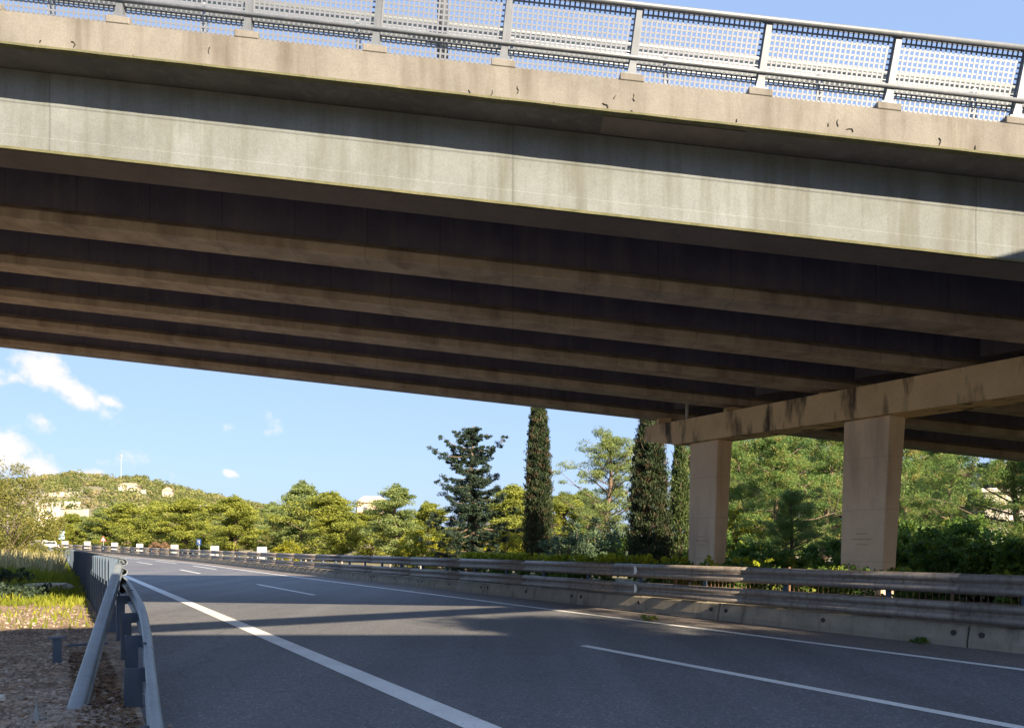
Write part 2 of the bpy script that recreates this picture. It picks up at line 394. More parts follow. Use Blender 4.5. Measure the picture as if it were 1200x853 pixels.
# verge on the left: displaced sheet with the road edge as its right border
def verge_h(p, q):
    w = RP(p, q)
    h = 0.045*noise.noise(w*1.7)+0.02*noise.noise(w*6)+0.012*noise.noise(w*17)
    e = min(1, max(0, (0.42-p)/0.35)); h = h*e+0.03*e
    d2 = ((p-0.08)/0.40)**2+((q-6.9)/0.75)**2
    h += 0.11*math.exp(-d2)
    far = min(1, max(0, (q-20)/12)); side = min(1, max(0, (0.3-p)/2.0))
    h += 0.25*far*side
    return max(h, 0.004)+zoff(q)
vm = MB(); ps = [0.95-0.0-0.09*i for i in range(60)]; ps += [ps[-1]-0.5*i for i in range(1, 22)]
qs = [3.5+0.09*i for i in range(190)]; qs += [qs[-1]+0.6*i for i in range(1, 110)]
for q in qs:
    for p in ps:
        e2 = min(0.98, 0.60+max(0, q-6)*0.043)
        pp = min(p, e2+0.02*noise.noise(Vector((q*1.3, 0, 0)))) if p > e2-0.1 else p
        w = RP(pp, q); vm.v.append((w.x, w.y, verge_h(pp, q)+0.002))
n = len(ps)
for j in range(len(qs)-1):
    for i in range(n-1): a = j*n+i; vm.f.append((a+1, a, a+n, a+n+1))
tag(vm.build('verge', M['soil'], smooth=True), kind='structure')

# pebbles and litter on the verge
def pebbles(name, n, fn, smin, smax, mat, seed):
    r = random.Random(seed); m = MB()
    for i in range(n):
        p, q = fn(r); s = smin*(smax/smin)**(r.random()**2.2); w = RP(p, q); c = Vector((w.x, w.y, verge_h(p, q)+s*0.25))
        a = r.uniform(0, 6.28); k = 5; ring = []; top = []
        for j in range(k):
            t = a+6.283*j/k; rr = s*r.uniform(0.65, 1.1)
            ring.append(c+Vector((math.cos(t)*rr, math.sin(t)*rr*0.75, -s*0.3)))
            top.append(c+Vector((math.cos(t)*rr*0.6, math.sin(t)*rr*0.45, s*r.uniform(0.2, 0.5))))
        m.loft([ring, top])
    return tag(m.build(name, mat), kind='stuff')
def near(r):
    q = 4.5+16*r.random()**1.7; return 0.5-r.random()**0.8*(1.1+q*0.22), q
pebbles('gravel', 15000, near, 0.006, 0.042, M['pebble'], 1)
pebbles('pebble_heap', 2200, lambda r: (0.08+r.gauss(0, .25), 7.0+r.gauss(0, .6)), 0.008, 0.034, M['pebble'], 2)
r0 = random.Random(5); cs = []
for i in range(7000):
    p, q = near(r0); 
    if r0.random() < 0.35: p, q = r0.uniform(0.15, 0.6), r0.uniform(6, 12)
    w = RP(p, q); cs.append((w.x, w.y, verge_h(p, q)+0.012))
P = leaves(cs, [(0.01, 0.01, 0.008)]*len(cs), 1, 0.07, 0.03)
P[:, :, 2] = cs and (np.array(cs)[:, None, 2]+(P[:, :, 2]-np.array(cs)[:, None, 2])*0.3)
o = bpy.data.objects.new('leaf_litter', quads_mesh('leaf_litter', P, M['litter'])); col.objects.link(o); tag(o, kind='stuff')
# pale flat rock lying in the grass, small light stone
def rock(p, q, sx, sy, szz, label, mat, nm='rock'):
    m = MB(); c = RP(p, q, verge_h(p, q)); rr = random.Random(int(q*10)); rings = []
    for f, zz in ((1, -0.1), (1.02, 0.5), (0.8, 0.9), (0.3, 1.0)):
        rings.append([c+Vector((math.cos(t)*sx*f*rr.uniform(.85, 1.1), math.sin(t)*sy*f*rr.uniform(.85, 1.1), zz*szz)) for t in [6.283*j/9 for j in range(9)]])
    m.loft(rings); return tag(m.build(nm, mat, smooth=False), label, 'rock')
rock(-0.35, 27, 0.75, 1.3, 0.28, 'flat pale rock slab lying in the grass beside the left guardrail', M['stone'])
rock(-0.45, 8.6, 0.05, 0.05, 0.05, 'small white stone on the brown gravel verge', M['white'])

# grass and reeds on the verge
def blades(n, fn, hmin, hmax, wd, rg, bend=0.35):
    out = np.zeros((n, 4, 3))
    for i in range(n):
        p, q = fn(); w = RP(p, q); z = verge_h(p, q); h = rg.uniform(hmin, hmax)*min(1.0, 0.35+max(0, q-21)/14); a = rg.uniform(0, 6.28); b = rg.uniform(0, 6.28)
        d = Vector((math.cos(a), math.sin(a), 0))*wd/2; l = Vector((math.cos(b), math.sin(b), 0))*h*bend*rg.random()
        c = Vector((w.x, w.y, z)); out[i] = [c-d, c+d, c+l+Vector((0, 0, h))+d*0.2, c+l*0.5+Vector((0, 0, h*0.6))-d]
    return out
rg = random.Random(3)
def gfn():
    q = 22+50*rg.random()**1.15 if rg.random() > 0.02 else rg.uniform(16, 23); q += 2.5*noise.noise(Vector((q, rg.random()*9, 0))); return 0.7-rg.random()*(1.2+q*0.12), q
P = blades(30000, gfn, 0.15, 0.5, 0.03, rg, 0.7)
o = bpy.data.objects.new('verge_grass', quads_mesh('verge_grass', P, M['grass'])); col.objects.link(o); tag(o, kind='stuff')
def rfn():
    q = 38+50*rg.random(); return 0.4-rg.random()*(1.0+q*0.10), q
P = blades(12000, rfn, 0.5, 1.15, 0.035, rg, 0.4)
o = bpy.data.objects.new('dry_reeds', quads_mesh('dry_reeds', P, M['reed'])); col.objects.link(o); tag(o, kind='stuff')

# ------------------------------------------------------------------ overpass
GR = -0.112
def px_prism(prof, x0, x1, mb=None):
    m = mb or MB(); m.loft([[(x, y, z+GR*x) for y, z in prof] for x in (x0, x1)]); return m
def px_long(prof, x0, x1, step=1.0, amp=0.0, lower=0):
    """prism along the deck cut every step so an edge can be ragged"""
    m = MB(); xs = [x0+(x1-x0)*i/int((x1-x0)/step) for i in range(int((x1-x0)/step)+1)]; rings = []
    for x in xs:
        ring = []
        for i, (y, z) in enumerate(prof):
            dz = amp*noise.noise(Vector((x*2.1, i*5.0, 0))) if i in (lower if isinstance(lower, tuple) else (lower,)) else 0
            ring.append((x, y, z+dz+GR*x))
        rings.append(ring)
    m.loft(rings); return m
XL, XR = -42, 30
ov = empty('overpass', (0, 9.2, 7.0), 'wide grey concrete girder overpass crossing the whole top of the view', 'bridge')
def wpar(o, root):                     # keep world coordinates under a located root
    o.parent = root; o.matrix_parent_inverse = root.matrix_basis.inverted() if False else o.matrix_parent_inverse
    o.location = -root.location; return o
def part(mb, name, mat, root, smooth=False): return wpar(mb.build(name, mat, None, smooth), root)
gy = [9.74, 12.23, 14.72, 17.26, 20.0, 22.95]
for i, y in enumerate(gy):
    if i == 0: prof = [(y,6.0),(y+0.62,6.0),(y+0.62,6.18),(y+0.40,6.36),(y+0.40,7.05),(y,7.05),(y-0.0,6.62),(y+0.008,6.60),(y+0.008,6.19),(y,6.175)]
    elif i == 5: prof = [(y,6.0),(y+0.6,6.0),(y+0.6,7.05),(y+0.22,7.05),(y+0.22,6.36),(y,6.18)]
    else: prof = [(y,6.0),(y+0.6,6.0),(y+0.6,6.18),(y+0.41,6.34),(y+0.41,7.05),(y+0.2,7.05),(y+0.2,6.34),(y,6.18)]
    if i: prof = [(y,6.0),(y+0.6,6.0),(y+0.6,6.17),(y+0.42,6.30),(y+0.18,6.30),(y,6.17)]
    o = part(px_prism(prof, XL, XR), 'girder', M['fascia'] if i == 0 else M['girder'], ov)
    if i:
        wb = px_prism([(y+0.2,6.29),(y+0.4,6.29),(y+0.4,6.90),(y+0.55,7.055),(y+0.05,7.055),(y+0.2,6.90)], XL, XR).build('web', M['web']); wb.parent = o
    else:
        fl = px_prism([(y+0.02,5.996),(y+0.6,5.996),(y+0.6,5.9995),(y+0.02,5.9995)], XL, XR).build('underside', M['under'], o)
    if i == 0: o['label'] = 'pale outer girder facing the camera'
    bevel(o, 0.012)
# moss-green bottom arris of the front girder
part(px_long([(9.727,5.985),(9.78,5.985),(9.78,6.004),(9.727,6.02)], XL, XR, 0.35, 0.004, (0,3)), 'mossy_edge', M['moss'], ov)
sl = part(px_prism([(9.22,7.06),(24.2,7.06),(24.2,7.30),(9.22,7.30)], XL, XR), 'deck_slab', M['deck'], ov)
part(px_prism([(9.25,7.045),(9.737,7.045),(9.737,7.057),(9.25,7.057)], XL, XR), 'overhang_soffit', M['soffit'], ov)
# patched panel of the soffit
for x0, x1, y0, y1 in ((1.15, 2.95, 9.30, 9.70),):
    part(px_long([(y0,7.033),(y1,7.033),(y1,7.043),(y0,7.043)], x0, x1, 0.15, 0.0), 'soffit_patch', M['under'], ov)
par = part(px_long([(9.20,7.045),(9.247,7.02),(9.40,7.302),(9.50,7.302),(9.50,7.44),(9.19,7.44)], XL, XR, 0.12, 0.005, (0,1)), 'parapet', M['parapet'], ov)
lip = px_long([(9.183,7.03),(9.246,7.012),(9.246,7.018),(9.197,7.058),(9.183,7.058)], XL, XR, 0.15, 0.007, (0,1)); part(lip, 'drip_edge', M['moss'], ov)
part(px_prism([(23.9,7.30),(24.25,7.30),(24.25,7.9),(23.9,7.9)], XL, XR), 'parapet', M['parapet'], ov)
part(px_prism([(9.9,7.302),(23.8,7.302),(23.8,7.36),(9.9,7.36)], XL, XR), 'deck_surfacing', M['asphalt'], ov)
# cracks and spalls on the parapet face
rr = random.Random(9)
for i in range(20):
    x = rr.uniform(-7, 7); z = 7.05+rr.random()**2*0.16; a = rr.uniform(-0.7, 0.7)
    cm = MB(); p = Vector((x, 9.186, z+GR*x)); L = rr.uniform(0.015, 0.05)
    for k in range(rr.randint(1, 3)):
        q = p+Vector((math.sin(a), 0, math.cos(a)))*L; w = Vector((math.cos(a), 0, -math.sin(a)))*rr.uniform(0.002, 0.007)
        cm.hexa([p-w, p+w, q+w*0.4, q-w*0.4]+[v+Vector((0, 0.012, 0)) for v in (p-w, p+w, q+w*0.4, q-w*0.4)])
        p = q; a += rr.choice((-1, 1))*rr.uniform(0.2, 1.2)
    part(cm, 'crack', M['crack'], ov)

# diaphragms over the pier
cdir = Vector((0.46, -0.887, 0)).normalized(); cn = Vector((-cdir.y, cdir.x, 0))*1.0    # cn points away from the camera side
if cn.x < 0: cn = -cn
c0 = Vector((4.15, 23.2, 0))
for a, b in zip(gy, gy[1:]):
    m = MB(); y0 = a+0.62; y1 = b-0.02
    pts = []
    for y in (y0, y1):
        t = (23.2-y)/0.887; x = 4.15+0.46*t+0.75
        pts.append((x, y))
    (x0, ya), (x1, yb) = pts
    m.hexa([(x0, ya, 6.3+GR*x0), (x1, yb, 6.3+GR*x1), (x1+0.25, yb, 6.3+GR*x1), (x0+0.25, ya, 6.3+GR*x0),
            (x0, ya, 7.06+GR*x0), (x1, yb, 7.06+GR*x1), (x1+0.25, yb, 7.06+GR*x1), (x0+0.25, ya, 7.06+GR*x0)])
    part(m, 'diaphragm', M['deck'], ov)

# railing on the deck edge ------------------------------------------
rl = empty('bridge_railing', (0, 9.3, 7.44), 'pale perforated metal railing along the front edge of the overpass', 'railing')
pxs = [133+150.2*k for k in range(-6, 14)]
def PX(b): # base pixel -> X on the railing base
    return (b-600)/F*9.3
Xs = [PX(143+149.0*k) for k in range(-5, 13)]
for X in Xs:
    if X < -13 or X > 12: continue
    m = MB(); b = Vector((X, 9.27, 7.54+GR*X)); t = b+Vector((0.095, -0.14, 0.82)); ux = Vector((1, 0, GR)).normalized()
    def ring(c, w, d): return [c-ux*w-Vector((0, d, 0)), c+ux*w-Vector((0, d, 0)), c+ux*w+Vector((0, d, 0)), c-ux*w+Vector((0, d, 0))]
    m.loft([ring(b, 0.06, 0.06), ring(b.lerp(t, 0.15), 0.042, 0.05), ring(t, 0.034, 0.03)])
    m.box(b+Vector((0, 0, 0.0)), (0.19, 0.16, 0.02), ux)
    part(m, 'post', M['rail'], rl)
    m = MB(); c = Vector((X, 9.28, 7.44+GR*X)); m.box(c+Vector((0, 0.0, 0.045)), (0.30, 0.20, 0.09), ux); m.box(c+Vector((-0.07, 0.0, 0.1)), (0.14, 0.18, 0.02), ux)
    bevel(part(m, 'plinth', M['parapet'], rl), 0.008)
def rail_tube(y, z, r, name): 
    m = MB(); m.tube([(x, y, z+GR*x) for x in (-13, 12)], r, 12); return part(m, name, M['rail'], rl, True)
rail_tube(9.10, 8.325, 0.036, 'top_rail'); rail_tube(9.19, 7.735, 0.028, 'lower_rail')
def lin(X, t): return Vector((X+0.095*t, 9.30-0.14*t, 7.52+0.8*t+GR*X))
for a, b in zip(Xs, Xs[1:]):
    if a < -13 or b > 12: continue
    m = MB(); A = a+0.045; B = b-0.045; nvert = 25; nh = 14
    for i in range(nvert):
        x = A+(B-A)*i/(nvert-1); w = 0.0105
        p, q = lin(x, 0), lin(x, 1); d = Vector((w, 0, GR*w)); th = Vector((0, 0.003, 0))
        m.hexa([p-d, p+d, p+d+th, p-d+th, q-d, q+d, q+d+th, q-d+th])
    for j in range(nh):
        t = j/(nh-1); hw = 0.0105/0.8
        p, q = lin(A, t), lin(B, t); d = (lin(A, hw)-lin(A, 0)); off = Vector((0, 0.0035, 0)); th = Vector((0, 0.003, 0))
        m.hexa([p-d+off, q-d+off, q-d+th+off, p-d+th+off, p+d+off, q+d+off, q+d+th+off, p+d+th+off])
    part(m, 'perforated_panel', M['mesh'], rl)
WB = [(0.0,-0.155),(0.055,-0.135),(0.08,-0.10),(0.075,-0.055),(0.015,-0.025),(0.005,0.0),(0.015,0.025),(0.075,0.055),(0.08,0.10),(0.055,0.135),(0.0,0.155)]
def wbeam(path, normals, flip=1):
    """W profile swept along path, normals = direction facing traffic"""
    m = MB(); rings = []
    for p, n in zip(path, normals):
        p = Vector(p); n = Vector(n)
        rings.append([p+n*a+Vector((0, 0, b)) for a, b in WB]+[p+n*(a-0.006)+Vector((0, 0, b*0.985)) for a, b in reversed(WB)])
    m.loft(rings); return m
dg = empty('deck_guardrail', (0, 9.95, 7.3), 'steel beam guardrail on the overpass deck seen through the perforated railing', 'guardrail')
part(wbeam([(x, 9.72, 8.13+GR*x) for x in (-13, 12)], [(0, 1, 0)]*2), 'beam', M['galv'], dg, True)
for k in range(13):
    x = -12+2*k; m = MB(); m.box((x, 9.64, 7.7+GR*x), (0.05, 0.1, 0.8)); part(m, 'post', M['galv'], dg)
lp = empty('lamp_post', (gx(519, 9.62)-0.0, 9.58, 7.3), 'pale lamp post standing on the overpass deck behind the railing', 'lamp post')
m = MB(); x = gx(519, 9.62); m.tube([(x, 9.58, 7.3+GR*x), (x, 9.58, 15.5)], [0.075, 0.045], 12); part(m, 'pole', M['rail'], lp, True)
m = MB(); m.tube([(x, 9.58, 15.4), (x, 10.3, 15.9), (x, 11.2, 16.0)], 0.03, 8); part(m, 'arm', M['rail'], lp, True)
m = MB(); m.box((x, 11.4, 16.0), (0.25, 0.6, 0.1)); bevel(part(m, 'lamp_head', M['rail'], lp), 0.03)

# pier ---------------------------------------------------------------
pr = empty('bridge_pier', (8.0, 16.7, 0), 'stained tan concrete pier with cap beam and slab columns right of the road', 'bridge pier')
def fp(t, n, z): v = c0+cdir*t+cn*n; return Vector((v.x, v.y, z))
def ct(t): return 5.246-0.0276*t
TE = 15.5; W = 0.9
m = MB()
rings = []
for t, T in ((0, 0.47), (1.35, 0.68), (1.36, 0.69), (TE, 0.70)):
    rings.append([fp(t, 0, ct(t)-T), fp(t, W, ct(t)-T), fp(t, W, ct(t)), fp(t, 0, ct(t))])
m.loft(rings); bevel(part(m, 'cap_beam', M['cap'], pr), 0.015)
for t in (2.35, 7.58, 12.8):
    m = MB(); zt = ct(t)-0.69; rings = []
    for z, a, b, tt in ((-0.3, 0.53, 0.20, -0.10), (zt, 0.58, 0.27, 0.14)):
        rings.append([fp(t+tt-a, W/2-b, z), fp(t+tt+a, W/2-b, z), fp(t+tt+a, W/2+b, z), fp(t+tt-a, W/2+b, z)])
    m.loft(rings); c = part(m, 'column', M['column'], pr); bevel(c, 0.03, 2)
    rr = random.Random(int(t*10))                       # three rows of faded illegible scribble
    for row, (z, w) in enumerate(((1.78, 0.30), (1.66, 0.48), (1.54, 0.28))):
        m = MB(); u = -w/2-0.05; top = []; bot = []; f = W/2-0.2-0.07*(z+0.3)/(zt+0.3)-0.004; up = 1
        while u < w/2-0.05:
            h = up*rr.uniform(0.002, 0.022); th = rr.uniform(0.003, 0.008); up = -up
            top.append(fp(t-u-0.05, f, z+h+th)); bot.append(fp(t-u-0.05, f, z+h-th)); u += rr.uniform(0.008, 0.02)
        for k in range(len(top)-1): pass
        n_ = len(top); m.v = [tuple(v) for v in top+bot]; m.f = [(k, k+1, n_+k+1, n_+k) for k in range(n_-1)]
        part(m, 'scribble', M['scribble'], pr)
for y in gy[1:]:
    for e in (0.3,):
        t = (23.2-(y+e))/0.887; 
        if t < 0.2: t = 0.35
        v = fp(t+0.05, 0.45, 0); zt = 6.0+GR*v.x; zb = ct(t)
        if zt > zb+0.02:
            m = MB(); m.box((v.x, v.y, (zt+zb)/2), (0.4, 0.35, zt-zb-0.004)); bevel(part(m, 'bearing_pad', M['cap'], pr), 0.01)
m = MB(); v = at(805, 482, 21.9); m.tube([(v.x, v.y, 5.2), (v.x, v.y, 5.75)], 0.045, 8); part(m, 'drain_pipe', M['white'], pr)

# unseen stand-ins added to shade the road: deck behind the camera, boom on a mast
tw = empty('overpass', (0, -5, 0), 'added overpass deck behind the camera, out of frame, shading the foreground road', 'bridge')
m = MB(); m.box((-4, -5.2, 7.2), (72, 7.4, 0.35)); part(m, 'deck_slab', M['deck'], tw)
m = MB(); m.box((-4, -1.35, 7.72), (72, 0.25, 1.28)); part(m, 'parapet', M['parapet'], tw)
for y in (-8.6, -6, -3.5, -1.6): m = MB(); m.box((-4, y, 6.8), (72, 0.5, 0.64)); part(m, 'girder', M['girder'], tw)
gt = empty('shade_boom', (12.2, 8.3, 0), 'unseen grey boom on a mast, added to cast the dark band on the road', 'shade boom')
GD = Vector((LX, LY, 0))
m = MB(); a = Vector((2.4, 1.15, 0)); m.box(a+GD*3.3+Vector((0, 0, 7.5)), (16.5, 0.25, 0.62), GD, (DX, DY, 0)); part(m, 'arm', M['galv'], gt)
m = MB(); m.tube([a+GD*11.6, a+GD*11.6+Vector((0, 0, 7.8))], 0.2, 12); part(m, 'mast', M['galv'], gt)

# ------------------------------------------------------------------ right barrier
rb = empty('crash_barrier', RP(11.6, 10), 'long double steel beam barrier on a concrete base along the right edge of the road', 'crash barrier')
TR = Vector((-LX, -LY, 0))
def seg(p, q0, q1, z): return [RP(p, q0, z), RP(p, q1, z)]
def longbeam(z, p, q0, q1):
    m = MB(); q = q0
    while q < q1:
        L = 4.0; e = min(q1, q+L)
        off = 0.004*noise.noise(Vector((q, z, 0)))
        mm = wbeam([RP(p, q-0.12, z+off+0.001), RP(p, e, z+off)], [-nrm(q), -nrm(e)]); i = len(m.v); m.v += mm.v; m.f += [tuple(i+k for k in f) for f in mm.f]
        q = e
    return m
bo = lambda z: longbeam(z, 11.52, -14, 240)
part(bo(0.94), 'upper_beam', M['galvr'], rb, True); part(bo(0.515), 'lower_beam', M['galvr'], rb, True)
q = -13.1
while q < 240:
    st = 2.02 if q < 90 else 6.06
    m = MB(); c = RP(11.66, q, 0.62); m.box(c, (0.10, 0.012, 0.92), (DX, DY, 0), (LX, LY, 0)); m.box(c+Vector((LX, LY, 0))*0.05+Vector((DX, DY, 0))*0.05, (0.012, 0.10, 0.92), (DX, DY, 0), (LX, LY, 0))
    for z in (0.94, 0.515): m.box(RP(11.58, q, z), (0.12, 0.13, 0.16), (DX, DY, 0), (LX, LY, 0))
    part(m, 'post', M['galvb'], rb); q += st
q = -13.6; kk = 0
while q < 240:
    L = 4.85; m = MB(); rings = []
    for qq in (q+0.012, q+L-0.012):
        rings.append([RP(11.5, qq, -0.05), RP(11.51, qq, 0.10), RP(11.575, qq, 0.335), RP(11.82, qq, 0.335), RP(11.90, qq, -0.05)])
    m.loft(rings); o = part(m, 'concrete_base', M['kerbc'], rb); bevel(o, 0.02)
    if q < 60:
        m = MB()
        for e in (0.2, L-0.2, L/2): m.tube([RP(11.525, q+e, 0.2), RP(11.56, q+e, 0.2)], [0.045, 0.04], 8)
        part(m, 'lifting_hole', M['crack'], rb)
    q += L
for z in (0.95, 0.525):
    m = MB(); c = RP(11.425, 13.1, z); n = 9
    f = [c+Vector((DX, DY, 0))*0.0+Vector((-DX, -DY, 0))*0.09*math.sin(math.pi*k/n)+Vector((0, 0, 0.1*math.cos(math.pi*k/n))) for k in range(n+1)]
    m.loft([f, [v+TR*0.015 for v in f]]); part(m, 'reflector', M['reflector'], rb)
# wire fence behind it
wf = empty('wire_fence', RP(12.7, 5), 'low rusty wire mesh fence half hidden by ivy behind the right barrier', 'fence')
m = MB()
for k in range(150):
    q = -3+k*0.11; m.box(RP(12.6, q, 0.55), (0.007, 0.007, 1.0), (DX, DY, 0), (LX, LY, 0))
for k in range(7): m.box(RP(12.61, 5.2, 0.15+0.15*k), (16.5, 0.007, 0.007), (DX, DY, 0), (LX, LY, 0))
part(m, 'wire_panel', M['rust'], wf)
for k in range(6): m = MB(); m.tube([RP(12.65, -3+3.2*k, 0), RP(12.65, -3+3.2*k, 1.08)], 0.025, 8); part(m, 'post', M['rust'], wf)
# guardrail of the opposite carriageway
ob = empty('guardrail', RP(15.5, 60), 'second steel guardrail behind the right barrier along the opposite carriageway', 'guardrail')
part(longbeam(0.75, 15.5, 34, 240), 'beam', M['galvr'], ob, True)
q = 34
while q < 240: m = MB(); m.box(RP(15.6, q, 0.42), (0.1, 0.1, 0.85), (DX, DY, 0), (LX, LY, 0)); part(m, 'post', M['galvr'], ob); q += 4

# ------------------------------------------------------------------ left barrier
lb = empty('guardrail', RP(1.05, 14), 'tall blue-grey steel guardrail on the left with one end sloping into the ground', 'guardrail')
NR = Vector((LX, LY, 0))
def lbeam(z, q0, q1, p=1.0):
    ks = [q0]+[40+4*i for i in range(int((q1-40)/4))]; return wbeam([RP(p, k, z) for k in ks], [nrm(k) for k in ks])
part(lbeam(1.135, 14.6, 240), 'upper_beam', M['galv'], lb, True)
# lower beam: level, then dropping and flaring towards the camera
cp = [(38,1.0,0.80),(20,1.0,0.80),(16,1.0,0.82),(14.2,0.99,0.81),(12.2,0.95,0.72),(10.5,0.90,0.62),(8.8,0.80,0.46),(7.4,0.69,0.34),(6.2,0.60,0.22),(5.2,0.53,0.12),(4.2,0.46,0.02),(3.2,0.4,-.1)]
def smooth(cp, n=4):
    out = []
    for i in range(len(cp)-1):
        a = cp[max(0, i-1)]; b = cp[i]; c = cp[i+1]; d = cp[min(len(cp)-1, i+2)]
        for k in range(n):
            t = k/n
            out.append(tuple(0.5*((2*b[j])+(-a[j]+c[j])*t+(2*a[j]-5*b[j]+4*c[j]-d[j])*t*t+(-a[j]+3*b[j]-3*c[j]+d[j])*t**3) for j in range(3)))
    out.append(cp[-1]); return out
pth = [cp[0]]+smooth(cp[1:])
path = [RP(p, q, z) for q, p, z in pth]; nr = []
for i in range(len(path)):
    t = (path[max(i-1, 0)]-path[min(i+1, len(path)-1)]).normalized(); nn = t.cross(Vector((0, 0, 1))).normalized()
    nr.append(-nn if nn.dot(NR) < 0 else nn)
part(wbeam(path, nr), 'lower_beam', M['galv'], lb, True)
m = MB(); m = lbeam(0.80, 38, 240); part(m, 'lower_beam', M['galv'], lb, True)
# sloping end beam
a = RP(0.98, 14.9, 1.15); b = RP(0.146, 7.45, 0.0); d = (b-a).normalized(); b2 = b+d*0.5
sp = [a, a+(b-a)*0.08, b, b2]
mt = MB(); rings = []
for i, v in enumerate(sp):
    side = d.cross(Vector((0, 0, 1))).normalized(); side = side if side.dot(NR) > 0 else -side
    upv = side.cross(d).normalized(); upv = upv if upv.z > 0 else -upv; g_ = 0.6 if i == 0 else 0.78
    rings.append([v+side*x*g_+upv*y*g_ for x, y in ((-.07,-.15),(-.02,-.155),(.03,-.15),(.075,-.10),(.08,-.05),(.035,-.01),(.035,.02),(.08,.06),(.075,.12),(.05,.145),(-.06,.15),(-.085,.12),(-.08,.03),(-.06,0),(-.08,-.05))])
mt.loft(rings); part(mt, 'ramped_end_beam', M['galv'], lb, True)
m = MB()
for base, nn in ((a+(b-a)*0.43, NR), (a+(b-a)*0.40, NR)):
    for k in range(3): m.tube([base+Vector((0, 0, -0.08+0.08*k))-nn*0.02, base+Vector((0, 0, -0.08+0.08*k))-nn*0.05], 0.018, 6)
for q, p, z in ((8.0, 0.74, 0.39), (12.0, 0.94, 0.70)):
    for k in range(2):
        c = RP(p, q, z+0.16); m.tube([c+Vector((0, 0, 0.0))+Vector((DX, DY, 0))*0.08*k, c+Vector((0, 0, 0.012))+Vector((DX, DY, 0))*0.08*k], 0.02, 6)
part(m, 'bolts', M['galvb'], lb)
# splice joints: slightly larger cuff on the beams
part(wbeam([RP(0.745+0.003, 8.15, 0.402), RP(0.735+0.003, 7.95, 0.385)], [NR*1.06]*2), 'splice', M['galv'], lb, True)
q = 14.7
k = 0
while q < 150:                                           # tall posts with spacer blocks, close together
    m = MB(); m.box(RP(0.86, q, 0.63), (0.14, 0.13, 1.30), (DX, DY, 0), (LX, LY, 0)); m.box(RP(0.86, q+0.09, 0.63), (0.03, 0.17, 1.28), (DX, DY, 0), (LX, LY, 0))
    part(m, 'post', M['galvb'], lb); q += 1.0 if q < 40 else (2.0 if q < 54 else 5.0); k += 1
m = MB()
for z in (0.30, 0.55, 1.0): m.box(RP(0.95, 34, z), (39, 0.02, 0.22), (DX, DY, 0), (LX, LY, 0))
part(m, 'backing_rail', M['galvb'], lb)
m = MB(); m.box(RP(0.955, 17.8, 0.69), (6.3, 0.02, 1.16), (DX, DY, 0), (LX, LY, 0))
for k in range(4):
    for z in (0.3, 0.55, 0.8, 1.05): m.tube([RP(0.94, 15.3+1.6*k, z), RP(0.925, 15.3+1.6*k, z)], 0.025, 6)
part(m, 'back_plate', M['galvb'], lb)
for q, p, zt, w in ((13.2,0.88,0.72,0.12),(11.0,0.80,0.62,0.12),(9.3,0.73,0.50,0.13),(7.7,0.62,0.37,0.15),(6.0,0.50,0.18,0.15)):
    m = MB(); m.box(RP(p, q, zt/2-0.15), (0.014, w, zt+0.3), (DX, DY, 0), (LX, LY, 0)); 
    for s in (-1, 1): m.box(RP(p+s*(w/2-0.006), q+0.05, zt/2-0.15), (0.09, 0.012, zt+0.3), (DX, DY, 0), (LX, LY, 0))
    part(m, 'post', M['galvb'], lb)
    m = MB(); m.box(RP(p+0.10, q+0.04, zt-0.07), (0.08, 0.12, 0.13), (DX, DY, 0), (LX, LY, 0)); part(m, 'spacer', M['galvb'], lb)
m = MB(); c = RP(0.02, 10.9, 0.12); m.box(c, (0.05, 0.10, 0.45), (DX, DY, 0), (LX, LY, 0)); m.box(c+Vector((0, 0, 0.235)), (0.08, 0.20, 0.02), (DX, DY, 0), (LX, LY, 0))
part(m, 'anchor_post', M['galvb'], lb)
m = MB(); m.box(RP(0.40, 12.2, 0.10), (0.03, 0.5, 0.03), (DX, DY, 0), (LX, LY, 0)); part(m, 'anchor_rod', M['galvb'], lb)
# end anchor plate and pointed blade near the bottom-left
v1 = at(42, 832, 5.95); v2 = at(85, 838, 6.3)
m = MB(); p0 = Vector((v1.x, v1.y, -0.10)); 
m.loft([[p0+Vector((dx, dy, dz)) for dx, dz in ((-0.035, 0), (0.035, 0), (0.03, 0.2), (0.0, 0.36), (-0.025, 0.2))] for dy in (0, 0.012)])
m.hexa([p0+Vector((0.02, 0, 0.08)), p0+Vector((0.24, 0.2, 0.08)), p0+Vector((0.24, 0.23, 0.08)), p0+Vector((0.02, 0.03, 0.08)),
        p0+Vector((0.02, 0, 0.22)), p0+Vector((0.24, 0.2, 0.21)), p0+Vector((0.24, 0.23, 0.21)), p0+Vector((0.02, 0.03, 0.22))])
part(m, 'end_anchor', M['galv'], lb)

# ------------------------------------------------------------------ trees
PA = pine_data(1, 7.5, 3.2, 0.10, 38, 5, 150, 0.22, 0.09, 0.66, 'pineL')
PB = pine_data(2, 7.0, 3.5, 0.08, 38, 5, 150, 0.22, 0.09, 0.70, 'pineL', top_pt=0.7)
PC = pine_data(3, 8.0, 3.1, 0.12, 38, 5, 140, 0.22, 0.08, 0.62, 'pineB')
PD = pine_data(4, 9.5, 3.3, 0.14, 44, 6, 95, 0.24, 0.035, 0.50, 'pineB', top_pt=0.25, upb=0.35)
PG = pine_data(41, 7.0, 3.6, 0.08, 40, 5, 150, 0.22, 0.09, 0.75, 'pineL', top_pt=0.55)
PH = pine_data(42, 10.0, 5.2, 0.10, 54, 7, 150, 0.24, 0.06, 0.85, 'pineG', top_pt=0.75)
PE = pine_data(5, 10.0, 4.4, 0.12, 44, 6, 150, 0.22, 0.04, 0.62, 'pineG', lean=0.05, top_pt=0.6)
